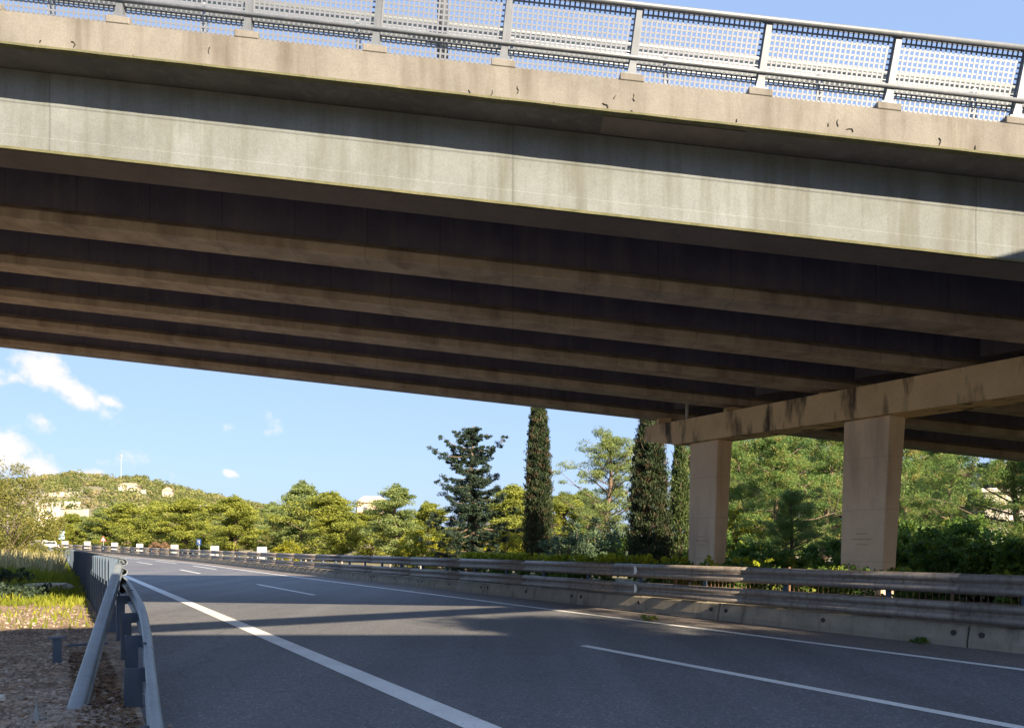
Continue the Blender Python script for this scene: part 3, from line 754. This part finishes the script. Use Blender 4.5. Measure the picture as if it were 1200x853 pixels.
PF = pine_data(6, 9.0, 4.6, 0.10, 44, 6, 150, 0.22, 0.04, 0.65, 'pineG', lean=-0.06, top_pt=0.7)
PY = pine_data(7, 6.0, 2.6, 0.08, 26, 5, 100, 0.24, 0.07, 0.5, 'olive', top_pt=0.8)
def put(name, d, px, top, Y, lab, h0, grp=None, rz=0, wide=1.0, z0=0.0, cat='tree'):
    H = CZ+(640-top)/F*Y-z0; s = H/h0; o = tree_obj(name, d, (gx(px, Y), Y, z0), lab, cat, grp, s*wide, rz, s); return o
g1 = 'sunlit pines beyond the road on the left'
for px, top, Y, d, h0, lab in (
    (275,583,92,PA,7.5,'large round sunlit yellow-green pine just right of the hill'),
    (218,587,100,PB,7.0,'bright yellow-green pine left of the largest sunlit pine'),
    (182,590,108,PG,7.0,'sunlit pine below the pale house on the hill'),
    (150,592,118,PB,7.0,'rounded pine below the hill mast'),
    (118,596,120,PC,8.0,'yellow-green pine right of the terraced slope'),
    (88,604,128,PG,7.0,'low pine behind the triangular warning sign'),
    (248,592,125,PC,8.0,'dark pine behind the gap between the two brightest pines'),
    (318,590,122,PC,8.0,'dark green pine behind the largest sunlit pine, on its right'),
    (352,566,84,PC,8.0,'tall blue-green pine rising above the tree line left of centre'),
    (392,580,74,PG,7.0,'broad olive-green pine right of the tall blue-green pine'),
    (372,588,92,PB,7.0,'olive pine half hidden behind its broader neighbour'),
    (466,570,66,PC,8.0,'grey-green pine left of the dark spruce'),
    (436,600,90,PB,7.0,'small pine under the pink house'),
    (502,590,88,PA,7.5,'yellow-green pine directly behind the left side of the dark spruce'),
    (606,572,78,PG,7.0,'sunlit pine showing between the spruce and the tall cypress'),
    (662,580,74,PA,7.5,'yellow-green pine right behind the tall cypress'),
    (332,604,100,PY,6.0,'low grey-green olive beside the barrier left of the tall pine'),
    (580,588,95,PC,8.0,'dim green pine seen through the spruce branches'),
    (688,575,90,PC,8.0,'grey-green pine behind the open feathery pine')):
    put('pine_tree', d, px, top, Y, lab, h0, g1, rz=px*0.7, wide=1.38)
put('pine_tree', PD, 714, 508, 50, 'tall open feathery pine left of the pier cap', 9.5, None, 0.4, 1.1)
PD2 = pine_data(14, 8.5, 2.8, 0.10, 30, 5, 90, 0.20, 0.045, 0.5, 'pineG')
put('pine_tree', PD2, 690, 588, 55, 'low green pine at the foot of the feathery pine', 8.5)
# trees behind the pier
g2 = 'shaded pines beyond the pier'
for px, top, Y, d, h0, wide, lab in (
    (905,505,34,PE,10.0,1.0,'dense green pine between the two visible columns'),
    (965,500,39,PF,9.0,1.0,'green pine behind the left side of the right column'),
    (868,520,44,PF,9.0,0.8,'yellow-tinged pine just right of the left column'),
    (820,520,48,PE,10.0,0.8,'pine behind the left column'),
    (1120,505,40,PE,10.0,0.85,'backlit open pine right of the right column'),
    (1195,480,34,PF,9.0,0.9,'leaning pine at the right edge of the view'),
    (1270,500,32,PE,10.0,1.0,'pine just past the right edge of the view'),
    (850,505,60,PH,10.0,1.0,'tall light green pine far behind the left column'),
    (925,498,64,PH,10.0,1.1,'broad hazy pine in the back row between the columns'),
    (1000,500,60,PH,10.0,1.0,'broad light green pine in the back row behind the right column'),
    (1095,512,58,PH,10.0,0.7,'light green pine in the back row just right of the right column'),
    (1230,505,55,PH,10.0,1.0,'light green pine in the back row at the right edge'),
    (1060,500,52,PF,9.0,0.7,'thin pine behind the right column'),
    (928,575,28,PF,9.0,1.0,'low pine with drooping boughs closest behind the barrier')):
    put('pine_tree', d, px, top, Y, lab, h0, g2, rz=px*0.31, wide=wide)
# dark spruce -----------------------------------------------------
def spruce():
    r = random.Random(21); H = 9.0; tm = MB(); tm.tube([(0, 0, 0), (0.05, 0, 3), (-0.05, 0, 6), (0.1, 0, H)], [0.26, 0.2, 0.12, 0.03], 10)
    cs = []; rs = []
    lv = [(0.5,1.2),(0.9,2.2),(1.4,2.6),(1.9,2.9),(2.4,2.6),(2.9,3.0),(3.4,3.1),(3.8,2.5),(4.2,2.2),(4.7,2.3),(5.1,2.4),(5.5,2.0),(5.9,1.6),(6.3,1.5),(6.8,1.1),(7.2,1.8),(7.6,1.3),(8.0,0.7),(8.4,1.0),(8.75,0.5)]
    for i, (z, L0) in enumerate(lv):
        nb = 5 if z < 6 else 4
        if z > 7.7: L0 *= 0.7; nb = 3
        for j in range(nb):
            a = i*1.3+j*6.283/nb+r.uniform(-.35, .35); L = L0*r.uniform(0.35, 1.35)
            if z > 6: a = (0.15 if j % 2 else math.pi-0.1)+r.uniform(-.7, .7)
            up = r.uniform(-0.02, 0.55) if z > 6 else r.uniform(-0.25, 0.12)
            prev = Vector((0, 0, z)); pts = [prev]
            for k in range(1, 7):
                t = k/6; pts.append(Vector((math.cos(a)*L*t, math.sin(a)*L*t, z+up*L*t-0.16*L*math.sin(t*2.6)+0.20*L*t*t)))
            tm.tube(pts, [0.05*(1-k/7.5) for k in range(7)], 5)
            for k in range(1, 7):
                for q in range(3):
                    c = pts[k].lerp(pts[k-1], r.random()); wv = (1-abs(k/6-0.45))*0.3
                    c = c+Vector((r.gauss(0, wv*0.6), r.gauss(0, wv*0.6), r.uniform(-0.22, 0.03)))
                    s = r.uniform(0.10, 0.24)*(1.0 if z < 6 else 0.85); s *= 0.75 if z > 7.4 else 1; cs.append(tuple(c)); rs.append((s, s, s*0.8))
    P = leaves(cs, rs, 46, 0.17, 0.04, (0, 0, -1), 0.1, 0.2, np.random.default_rng(3))
    return tm.mesh('trunk', M['bark'], True), quads_mesh('crown', P, M['spruce'])
SP = spruce()
put('spruce_tree', SP, 553, 499, 42, 'dark ragged spruce standing beyond the barrier in the centre', 9.0, None, 0.0, 1.2)
def cypress(seed, H, Rm, mat, n=26000, top=0.30):
    r = np.random.default_rng(seed); z = r.random(n)**0.9*H; a = r.random(n)*6.283
    t = z/H; prof = np.minimum(1, 0.75+t*1.5)*(np.clip(1-t, 0, 1)**top)*Rm
    ph = 3*np.sin(z*2.3)+2*np.sin(a*2); lump = 1+0.13*np.sin(a*5+z*1.9+ph)+0.11*np.sin(a*9-z*6.1+ph)+0.08*np.sin(a*3+z*13)
    lump = np.where(r.random(n) < 0.06, lump*1.18, lump)
    rad = prof*lump*(0.35+0.65*np.sqrt(r.random(n)))
    C = np.stack([np.cos(a)*rad, np.sin(a)*rad, z+0.15], 1)
    u = unit(np.stack([np.cos(a)*0.35, np.sin(a)*0.35, np.ones(n)], 1)+r.normal(size=(n, 3))*0.35); w = unit(np.cross(u, r.normal(size=(n, 3))))
    L = 0.09*(0.6+0.8*r.random((n, 1))); Wd = 0.024*(0.6+0.9*r.random((n, 1)))
    P = np.stack([C-u*L, C+w*Wd, C+u*L, C-w*Wd], 1)
    tm = MB(); tm.tube([(0, 0, -0.1), (0, 0, H*0.5), (0, 0, H*0.95)], [0.16, 0.10, 0.02], 8)
    for k in range(26):
        aa = k*2.4; zz = H*(0.05+0.85*k/26); rr_ = Rm*0.7; tm.tube([(0, 0, zz), (math.cos(aa)*rr_, math.sin(aa)*rr_, zz+0.9)], [0.03, 0.01], 4)
    return tm.mesh('trunk', M['bark'], True), quads_mesh('crown', P, M[mat])
put('cypress_tree', cypress(1, 9.8, 0.86, 'cypress', 34000, 0.33), 631, 470, 40, 'tall narrow dark cypress in the centre reaching up to the overpass edge', 9.6)
put('cypress_tree', cypress(2, 8.0, 1.10, 'cypress', 36000, 0.34), 761, 486, 32.5, 'broad dark cypress just left of the left column', 8.0)
put('cypress_tree', cypress(3, 7.5, 0.75, 'cypg', 15000, 0.5), 797, 508, 35, 'greener cypress squeezed between the broad cypress and the left column', 7.5)

# bushes -------------------------------------------------------------
def bush_data(seed, R, H, mat, n=60, per=90, ln=0.14, wd=0.07, cr=0.3):
    r = random.Random(seed); tm = MB(); cs = []; rs = []
    for i in range(n):
        a = r.uniform(0, 6.28); d = R*math.sqrt(r.random()); z = H*(0.15+0.8*r.random())*math.sqrt(max(0.05, 1-(d/R)**2*0.85))
        c = (math.cos(a)*d, math.sin(a)*d, z); cs.append(c); q = cr*r.uniform(0.6, 1.3); rs.append((q, q, q*0.8))
        if i % 4 == 0: tm.tube([(c[0]*0.15, c[1]*0.15, -0.1), (c[0]*0.7, c[1]*0.7, z*0.6), c], [0.03, 0.02, 0.006], 5)
    P = leaves(cs, rs, per, ln, wd, (0, 0, 1), 0.2, 0.2, np.random.default_rng(seed))
    return tm.mesh('stems', M['bark'], True), quads_mesh('leaves', P, M[mat])
def bush(d, px, Y, z0, lab, s=1.0, rz=0.0, grp=None, name='shrub', cat='shrub', sx=1.0):
    o = tree_obj(name, d, (gx(px, Y), Y, z0), lab, cat, grp, s, rz, names=('stems', 'leaves')); return o
BB = bush_data(31, 1.6, 2.6, 'bushb'); BY = bush_data(32, 1.3, 1.9, 'bushy'); BO = bush_data(33, 2.4, 4.6, 'olive', 190, 130, 0.10, 0.045, 0.42)
BG = bush_data(34, 1.5, 1.8, 'ivy', 80, 80, 0.12, 0.09, 0.3); BL = bush_data(35, 1.0, 0.55, 'spruce', 50, 60, 0.09, 0.05, 0.2); BR = bush_data(36, 1.4, 1.6, 'litter', 50, 80)
bush(BB, 672, 38, 0, 'blue-green shrub right of the tall cypress', 1.1)
bush(BB, 700, 40, 0, 'blue-green shrub under the feathery pine', 1.25, 1.0)
bush(BY, 492, 52, 0, 'bright yellow shrub left of the spruce trunk', 1.4)
bush(BY, 525, 50, 0, 'small yellow-green shrub at the foot of the spruce', 1.1, 1.0)
bush(BY, 590, 58, 0, 'yellow shrub between the spruce and the tall cypress', 1.5, 2.0)
bush(BG, 735, 40, 0, 'green shrub left of the broad cypress', 1.2, 2.0)
bush(BY, 936, 25, 0, 'yellow-flowering shrub between the columns', 0.62, 0.4)
bush(BY, 866, 36, 1.2, 'tall yellow-leaved shrub beside the left column', 1.2, 0.9)
bush(BR, 188, 95, 0.6, 'reddish brown shrub in front of the sunlit pines', 1.0)
bush(BY, 335, 70, 0, 'pale yellow-green shrub behind the barrier near the tall pine', 1.1, 3)
for i, (px, Y, s, lab) in enumerate(((1075,22,0.9,'bright green shrub at the foot of the right column'),(1110,24,1.0,'leafy shrub right of the right column'),
    (1150,21,0.85,'dark green shrub near the right edge behind the barrier'),(1195,20,0.9,'green shrub at the right edge behind the barrier'),
    (1240,19,1.0,'shrub just past the right edge'),(890,26,0.9,'green shrub right of the left column'),(975,25,0.95,'green shrub left of the right column'),
    (1130,30,1.5,'larger shrub under the backlit pine'),(1060,30,1.4,'shrub behind the right column'),(850,33,1.2,'shrub behind the left column'))):
    bush(BG, px, Y, 0, lab, s, i*1.1, 'green shrubs behind the right barrier')
bush(BO, -8, 45, 0.3, 'large olive-green bush at the left edge beside the guardrail', 1.5, 0.5)
bush(BO, 22, 62, 0.0, 'rounder olive-green bush behind the large one at the left edge', 0.80, 2.5)
bush(BY, 62, 125, 0.6, 'bright yellow-green shrub behind the parked cars', 2.0, 2.5)
bush(BL, 20, 20, 0.0, 'dark low creeping shrub on the soil left of the guardrail', 1.0, 0, sx=1)
bush(BL, -20, 24, 0.0, 'dark low shrub at the left edge below the olive bush', 1.5, 1)
bush(bush_data(37, 0.22, 0.12, 'ivy', 14, 20, 0.05, 0.02, 0.05), 757, 15.05, 0.0, 'small green weed growing at the foot of the right barrier', 1.0, 0, name='weed', cat='weed')
o = bush(bush_data(38, 0.16, 0.12, 'ivy', 12, 20, 0.05, 0.02, 0.05), 1081, 11.5, 0.0, 'small weed by the barrier base near the right edge line', 1.0, 0, name='weed', cat='weed')
# ivy hedge
r = random.Random(44); cs = []; rs = []
for i in range(700):
    q = r.uniform(-9, 24); p = 12.9+abs(r.gauss(0, 0.5)); h = 1.02+0.16*noise.noise(Vector((q*0.8, 3, 0)))+0.02*(24-q)/24
    if noise.noise(Vector((q*0.55, 9, 0))) > 0.28 and p < 13.2: h *= 0.55
    w = RP(p, q, h*(0.1+0.9*math.sqrt(r.random()))); cs.append(tuple(w)); rs.append((0.22, 0.22, 0.13))
P = leaves(cs, rs, 42, 0.10, 0.085, (0, 0, 1), 0.2, 0.1)
o = bpy.data.objects.new('ivy_hedge', quads_mesh('ivy_hedge', P, M['ivy'])); col.objects.link(o)
tag(o, 'dark ivy hedge growing behind the right barrier', 'hedge')
cs = []; rs = []
for i in range(260):
    q = r.uniform(10.5, 24.5)
    if q < 14: q = r.uniform(10.5, 24.5)
    w = RP(12.75+0.25*r.random(), q, 1.08+0.17*r.random()+0.05*noise.noise(Vector((q*2, 0, 0)))); cs.append(tuple(w)); rs.append((0.09, 0.09, 0.06))
P = leaves(cs, rs, 14, 0.085, 0.075, (0, 0, 1), 0.2, 0.1)
o = bpy.data.objects.new('yellow_ivy', quads_mesh('yellow_ivy', P, M['ivyy'])); col.objects.link(o)
tag(o, 'strip of yellow-green ivy topping the barrier left of the left column', 'hedge')
# bare tree behind the olive bush
def bare(seed):
    r = random.Random(seed); m = MB()
    def br(p, d, L, rad, k):
        q = p+d*L; m.tube([p, p.lerp(q, .5)+Vector((r.uniform(-1, 1), r.uniform(-1, 1), 0))*L*0.06, q], [rad, rad*.8, rad*.6], 4 if k > 2 else 6)
        if k >= 6: return
        for i in range(3 if k > 1 else 4):
            n = (d+Vector((r.uniform(-1, 1), r.uniform(-1, 1), r.uniform(-.2, .6)))*0.62).normalized()
            br(q, n, L*r.uniform(0.6, 0.82), rad*0.55, k+1)
    br(Vector((0, 0, 0)), Vector((0, 0, 1)), 1.7, 0.11, 1); return m
bt = empty('bare_tree', (gx(8, 52), 52, 0.2), 'leafless twiggy tree against the cloud above the olive bush at the left edge', 'tree')
bare(4).build('branches', M['barkg'], bt); bt.scale = (1.35, 1.35, 1.25)
# trees beyond the right edge, behind the camera's right shoulder: they shade the right part of the road
for i, (x, y, h) in enumerate(((14,-4,11.3),(17,-1.5,9.8),(12.5,-7.5,11.5),(20,-5,11.5),(17.5,3,7.2),(22,1,9),(21,6.5,6),(15.5,-8.5,12),(25,-3,11),(16,0.5,8.5))):
    tree_obj('pine_tree', PE if i % 2 else PF, (x, y, 0), 'shade-casting pine past the right edge of the view beyond the barrier', 'tree', 'pines out of frame to the right', h/(10 if i % 2 else 9), i*1.3)

# ------------------------------------------------------------------ hillside wood, houses, mast
r = random.Random(55); cs = []; rs = []
def clearing(px, y): return (35 < px < 112 and 215 < y < 325) or (95 < px < 175 and 320 < y < 362)
while len(cs) < 4200:
    y = 160+r.random()**0.7*330; px = r.uniform(-260, 1000 if y < 300 else 620); x = gx(px, y)
    if clearing(px, y) and r.random() < 0.62: continue
    if y < 190 and r.random() < 0.4: continue
    z = hill_h(x, y); s = r.uniform(1.3, 2.7)*(0.8 if px > 450 else 1)
    cs.append((x, y, z+s*0.7)); rs.append((s, s, s*0.8))
P = leaves(cs, rs, 55, 1.0, 0.65, (0, 0, 1), 0.55, 0.1)
o = bpy.data.objects.new('hillside_wood', quads_mesh('hillside_wood', P, M['hillw'])); col.objects.link(o); tag(o, kind='stuff')
def house(px, py, Y, w, h, d, lab, wall='wallw', roof='roof', rz=0.25, nwin=3, cat='house', name='house', flat=False):
    x = gx(px, Y); z = CZ+(640-py)/F*Y; rt = empty(name, (x, Y, z), lab, cat, None, rz)
    m = MB(); m.box((0, 0, h/2-2), (w, d, h+4)); m.build('wall', M[wall], rt)
    if flat: m = MB(); m.box((0, 0, h+0.12), (w+0.5, d+0.5, 0.24)); m.build('roof', M[wall], rt)
    else:
        m = MB(); e = 0.4; m.loft([[(-w/2-e, -d/2-e, h), (w/2+e, -d/2-e, h), (w/2+e, d/2+e, h), (-w/2-e, d/2+e, h)], [(-w/2+1.5, -0.2, h+1.6), (w/2-1.5, -0.2, h+1.6), (w/2-1.5, 0.2, h+1.6), (-w/2+1.5, 0.2, h+1.6)]]); m.build('roof', M[roof], rt)
    for k in range(nwin):
        for s in range(max(1, int(h/2.8))):
            m = MB(); m.box((-w/2+w*(k+0.5)/nwin, -d/2-0.02, 1.5+2.8*s), (w/nwin*0.25, 0.08, 1.1)); m.build('window', M['win'], rt)
    return rt
house(152,580,352,8,4.2,7,'pale house with red roof near the top of the hill', 'wallw', nwin=3)
house(166,582,348,4,2.8,5,'small pale annexe right of the hilltop house', 'wallw', nwin=1, flat=True)
house(197,584,330,4,3.4,4,'pinkish house among the trees right of the hilltop house', 'wallp', nwin=2)
house(232,600,300,7,2.6,5,'low pale building half hidden on the right flank of the hill', 'stone', nwin=2, flat=True)
house(60,607,230,6,3,4,'small cream hut at the foot of the terraces', 'wallw', nwin=1, flat=True)
house(436,606,160,6.5,3.0,6,'pink house with hipped roof above the trees left of centre', 'wallp', 'wallp', nwin=2)
house(1085,640,62,10,6.0,6,'white building glimpsed through the pines right of the right column', 'white', nwin=3, flat=True, rz=-0.3)
house(1180,655,50,4,4.4,5,'small cream building behind the pines near the right edge', 'wallw', nwin=1, flat=True, rz=-0.3)
for (px, py, Y, L, h, rz, lab) in ((62,578,305,24,2.4,-.15,'upper pale stone terrace wall on the hillside'),(66,589,270,20,2.2,-.25,'middle pale stone terrace wall on the hillside'),
        (88,598,240,10,2.4,-.35,'lowest pale stone terrace wall on the hillside'),(120,588,335,22,2.8,.05,'pale retaining wall left of the hilltop house'),(145,589,330,14,2.4,.1,'pale retaining wall under the hilltop house')):
    m = MB(); n = 12; ring = []
    for k in range(n+1):
        xx = -L/2+L*k/n; hh = h*(0.75+0.35*noise.noise(Vector((xx*0.4, L, 0)))); ring.append([(xx, 0, -4), (xx, 0.6, -4), (xx, 0.8, hh), (xx, 0.3, hh)])
    m.loft(ring); o = m.build('terrace_wall', M['stone']); o.location = (gx(px, Y), Y, CZ+(640-py)/F*Y-h*0.6); o.rotation_euler.z = rz
    tag(o, lab, 'wall', 'terrace walls on the hill')
ms = empty('mast', (gx(142, 420), 420, 34), 'thin mast on top of the hill', 'mast')
m = MB(); m.tube([(0, 0, -2), (0, 0, 15.5)], [0.25, 0.15], 8); m.build('pole', M['galv'], ms)
m = MB(); m.box((0, 0, 14.6), (1.2, 0.5, 2.0)); bevel(m.build('antenna', M['galv'], ms), 0.2)
ms.location.z = CZ+(640-556)/F*420-4

# white blocks behind the barrier
m = MB(); m.loft([[(-.42, -.3, 0), (.42, -.3, 0), (.42, .3, 0), (-.42, .3, 0)], [(-.42, -.3, 1.35), (.42, -.3, 1.35), (.42, .3, 1.35), (-.42, .3, 1.30)], [(-.36, -.24, 1.38), (.36, -.24, 1.38), (.36, .24, 1.38), (-.36, .24, 1.38)]])
bme = m.mesh('body', M['white']); m2 = MB(); m2.box((0, -0.31, 0.75), (0.03, 0.02, 1.3)); sme = m2.mesh('seam', M['crack'])
def qat(px, p):
    q = 20.0
    while q < 300:
        v = RP(p, q)
        if v.y > 1 and 600+F*v.x/v.y <= px: return q
        q += 0.5
    return q
for px, s, wh in ((308,1.0,'nearest and largest'),(252,1.0,'second nearest'),(205,1.02,'third nearest'),(165,1.02,'fourth nearest'),(135,1.05,'fifth nearest'),(103,1.1,'sixth nearest'),(78,1.1,'farthest')):
    v = RP(13.6, qat(px, 13.6)); rt = empty('concrete_block', v+Vector((0, 0, 0.12)), f'{wh} white block in the row behind the barrier on the left', 'block', 'white blocks in a row behind the barrier', 0.25); rt.scale = (s*0.82, s*0.82, s*0.95)
    for nm, me in (('body', bme), ('seam', sme)): o = bpy.data.objects.new(nm, me); col.objects.link(o); o.parent = rt
# signs
def sign(px, py, Y, shape, lab, s=1.0):
    rt = empty('road_sign', (gx(px, Y), Y, 0), lab, 'road sign'); zc = CZ+(640-py)/F*Y
    m = MB(); m.tube([(0, 0.05, 0), (0, 0.05, zc+0.3)], 0.04, 8); m.build('pole', M['galv'], rt)
    if shape == 'tri':
        for f, mt, y, nm in ((1, 'red', 0, 'panel'), (0.62, 'white', -0.02, 'panel_field')):
            m = MB(); R = 0.55*s*f; t = [(R*math.sin(a), y, zc+R*math.cos(a)) for a in (0, 2.094, 4.189)]; m.loft([t, [(a, b+0.015, c) for a, b, c in t]]); m.build(nm, M[mt], rt)
    else:
        m = MB(); m.box((0, 0, zc), (1.0*s, 0.03, 1.3*s)); bevel(m.build('panel', M[shape], rt), 0.05)
        if shape == 'blue':
            m = MB(); m.box((0.05, -0.025, zc), (0.1*s, 0.01, 0.8*s)); m.box((-0.15*s, -0.025, zc+.2*s), (0.1*s, 0.01, 0.4*s)); m.build('symbol', M['white'], rt)
sign(121,632,104,'tri','triangular red-bordered warning sign behind the far barrier')
sign(233,635,72,'blue','small dark blue road sign in front of the sunlit pines',0.45)
sign(72,627,118,'lblue','pale blue sign panel beyond the cars on the far left',1.0)
# cars
def car(px, p, rz, paint, lab, s=1.0):
    v = RP(p, qat(px, p)); rt = empty('car', v+Vector((0, 0, 0.01)), lab, 'car', 'cars on the road bend on the far left', rz); rt.scale = (s*1.12,)*3
    def prof(pts, w, nm, mt, inset=0):
        m = MB(); m.loft([[(x, y, z) for x, z in pts] for y in (-w, w)]); return bevel(m.build(nm, M[mt], rt), 0.06, 2)
    prof([(-2.1,.35),(2.1,.35),(2.15,.7),(1.9,.92),(0.95,1.0),(-1.95,1.05),(-2.15,.8)], 0.86, 'body', paint)
    prof([(-1.85,1.03),(1.0,.98),(0.35,1.45),(-1.5,1.48)], 0.72, 'cabin', paint)
    prof([(-1.62,1.08),(0.78,1.06),(0.28,1.38),(-1.42,1.40)], 0.745, 'side_window', 'glass')
    m = MB(); m.box((-1.72, 0, 1.25), (0.05, 1.2, 0.32), (0.95, 0, 0.3), (0, 1, 0), (-0.3, 0, 0.95)); m.build('rear_window', M['glass'], rt)
    for x in (-1.35, 1.35):
        for y in (-.84, .84):
            m = MB(); m.tube([(x, y-.1, .32), (x, y+.1, .32)], .32, 16); w = m.build('wheel', M['black'], rt)
            m = MB(); m.tube([(x, y-.11, .32), (x, y+.11, .32)], .18, 10); m.build('rim', M['galv'], w)
    for y in (-.6, .6):
        m = MB(); m.box((2.1, y, .75), (.12, .35, .16)); m.build('headlight', M['lens'], rt)
        m = MB(); m.box((-2.12, y, .82), (.1, .3, .2)); m.build('tail_light', M['red'], rt)
for a in ((52,4.6,2.45,'carw','white hatchback at the front of the cars on the far left'),(36,4.4,2.5,'carg','silver car behind the white hatchback on the road bend'),(20,4.6,2.6,'card','dark car at the left end of the far row of cars'),(44,8.3,2.5,'carw','white car in the farther lane of the road bend')):
    car(*a)

# ------------------------------------------------------------------ sky, sun, camera
ts = Vector((1.2, -1.65, 1.0)).normalized()
elev = math.asin(ts.z); az = math.atan2(ts.x, ts.y)
w = bpy.data.worlds.new('World'); sc.world = w; w.use_nodes = True; nt = w.node_tree; nt.nodes.clear()
out = N(nt, 'ShaderNodeOutputWorld'); bg = N(nt, 'ShaderNodeBackground'); sky = N(nt, 'ShaderNodeTexSky')
sky.sky_type = 'NISHITA'; sky.sun_disc = False; sky.sun_elevation = elev; sky.sun_rotation = az; sky.air_density = 1.0; sky.dust_density = 1.5; sky.ozone_density = 1.6
bg.inputs['Strength'].default_value = 0.084
tc = N(nt, 'ShaderNodeTexCoord'); nv = N(nt, 'ShaderNodeVectorMath', operation='NORMALIZE'); nt.links.new(tc.outputs['Generated'], nv.inputs[0])
nz = N(nt, 'ShaderNodeTexNoise'); nz.inputs['Scale'].default_value = 26; nz.inputs['Detail'].default_value = 7; nz.inputs['Roughness'].default_value = 0.62
nt.links.new(nv.outputs[0], nz.inputs['Vector'])
def math_(op, a, b=None):
    m = N(nt, 'ShaderNodeMath', operation=op)
    for i, v in enumerate((a, b)):
        if v is None: continue
        if isinstance(v, (int, float)): m.inputs[i].default_value = v
        else: nt.links.new(v, m.inputs[i])
    return m.outputs[0]
def puff(px, py, rx, ry, rot, dens):
    """cloud ellipse around a sky direction, in the tangent frame of that direction"""
    d = Vector(((px-600)/F, 1, (640-py)/F)).normalized(); R = d.cross(Vector((0, 0, 1))).normalized(); U = R.cross(d)
    a = R*math.cos(rot)+U*math.sin(rot); b = U*math.cos(rot)-R*math.sin(rot)
    kk = 1/F*d.y
    def dot(v):
        n = N(nt, 'ShaderNodeVectorMath', operation='DOT_PRODUCT'); nt.links.new(nv.outputs[0], n.inputs[0]); n.inputs[1].default_value = tuple(v); return n.outputs['Value']
    A = math_('DIVIDE', math_('SUBTRACT', dot(a), a.dot(d)), rx*kk); B = math_('DIVIDE', math_('SUBTRACT', dot(b), b.dot(d)), ry*kk)
    e = math_('ADD', math_('MULTIPLY', A, A), math_('MULTIPLY', B, B)); f = math_('GREATER_THAN', dot(d), 0.5)
    return math_('SUBTRACT', math_('MULTIPLY', math_('MULTIPLY', math_('SUBTRACT', 1.0, math_('SQRT', e)), dens), f), math_('MULTIPLY', math_('SUBTRACT', 1.0, f), 5.0))
acc = None
for a in ((50,437,34,24,-.2,1.3),(88,461,52,20,-.52,1.4),(125,470,30,9,-.2,1.0),(15,445,34,14,-.05,.75),(52,492,24,12,.2,.45),(0,530,42,32,-.5,1.4),(55,552,50,20,-.3,1.3),(100,556,40,10,-.15,.9),(270,554,15,6,-.3,1.1),(317,491,10,8,-.8,.2),(264,502,8,5,0,.15),(150,540,30,12,0,.25)):
    p_ = puff(*a); acc = p_ if acc is None else math_('MAXIMUM', acc, p_)
den = math_('ADD', acc, math_('MULTIPLY', math_('SUBTRACT', nz.outputs['Fac'], 0.5), 3.0))
mr = N(nt, 'ShaderNodeMapRange'); mr.interpolation_type = 'SMOOTHSTEP'; nt.links.new(den, mr.inputs['Value']); mr.inputs['From Min'].default_value = 0.02; mr.inputs['From Max'].default_value = 1.0
gate = math_('MULTIPLY', mr.outputs[0], math_('GREATER_THAN', acc, -0.35))
mx = N(nt, 'ShaderNodeMix', data_type='RGBA'); nt.links.new(gate, mx.inputs[0]); hz_ = N(nt, 'ShaderNodeMix', data_type='RGBA'); hz_.inputs[0].default_value = 0.78; nt.links.new(sky.outputs[0], hz_.inputs[6]); hz_.inputs[7].default_value = (1.75, 2.5, 4.1, 1); nt.links.new(hz_.outputs[2], mx.inputs[6]); mx.inputs[7].default_value = (4.3, 4.1, 4.15, 1)
nt.links.new(mx.outputs[2], bg.inputs['Color']); nt.links.new(bg.outputs[0], out.inputs['Surface'])
sd = bpy.data.lights.new('sun', 'SUN'); sd.energy = 5.0; sd.angle = math.radians(0.6); sd.color = (1.0, 0.82, 0.58)
so = bpy.data.objects.new('sun', sd); col.objects.link(so); so.rotation_euler = (-ts).to_track_quat('-Z', 'Y').to_euler()
cd = bpy.data.cameras.new('camera'); cam = bpy.data.objects.new('camera', cd); col.objects.link(cam); sc.camera = cam
cam.location = (0, 0, CZ); cam.rotation_euler = (math.pi/2, 0, 0)
cd.sensor_width = 36; cd.lens = F/1200*36; cd.shift_y = (640-426.5)/1200; cd.clip_end = 8000; cd.clip_start = 0.05
sc.view_settings.view_transform = 'Standard'; sc.view_settings.look = 'None'; sc.view_settings.exposure = 1.6; sc.view_settings.gamma = 1
sc.cycles.max_bounces = 6; sc.cycles.diffuse_bounces = 4; sc.cycles.transparent_max_bounces = 4; sc.cycles.use_denoising = True
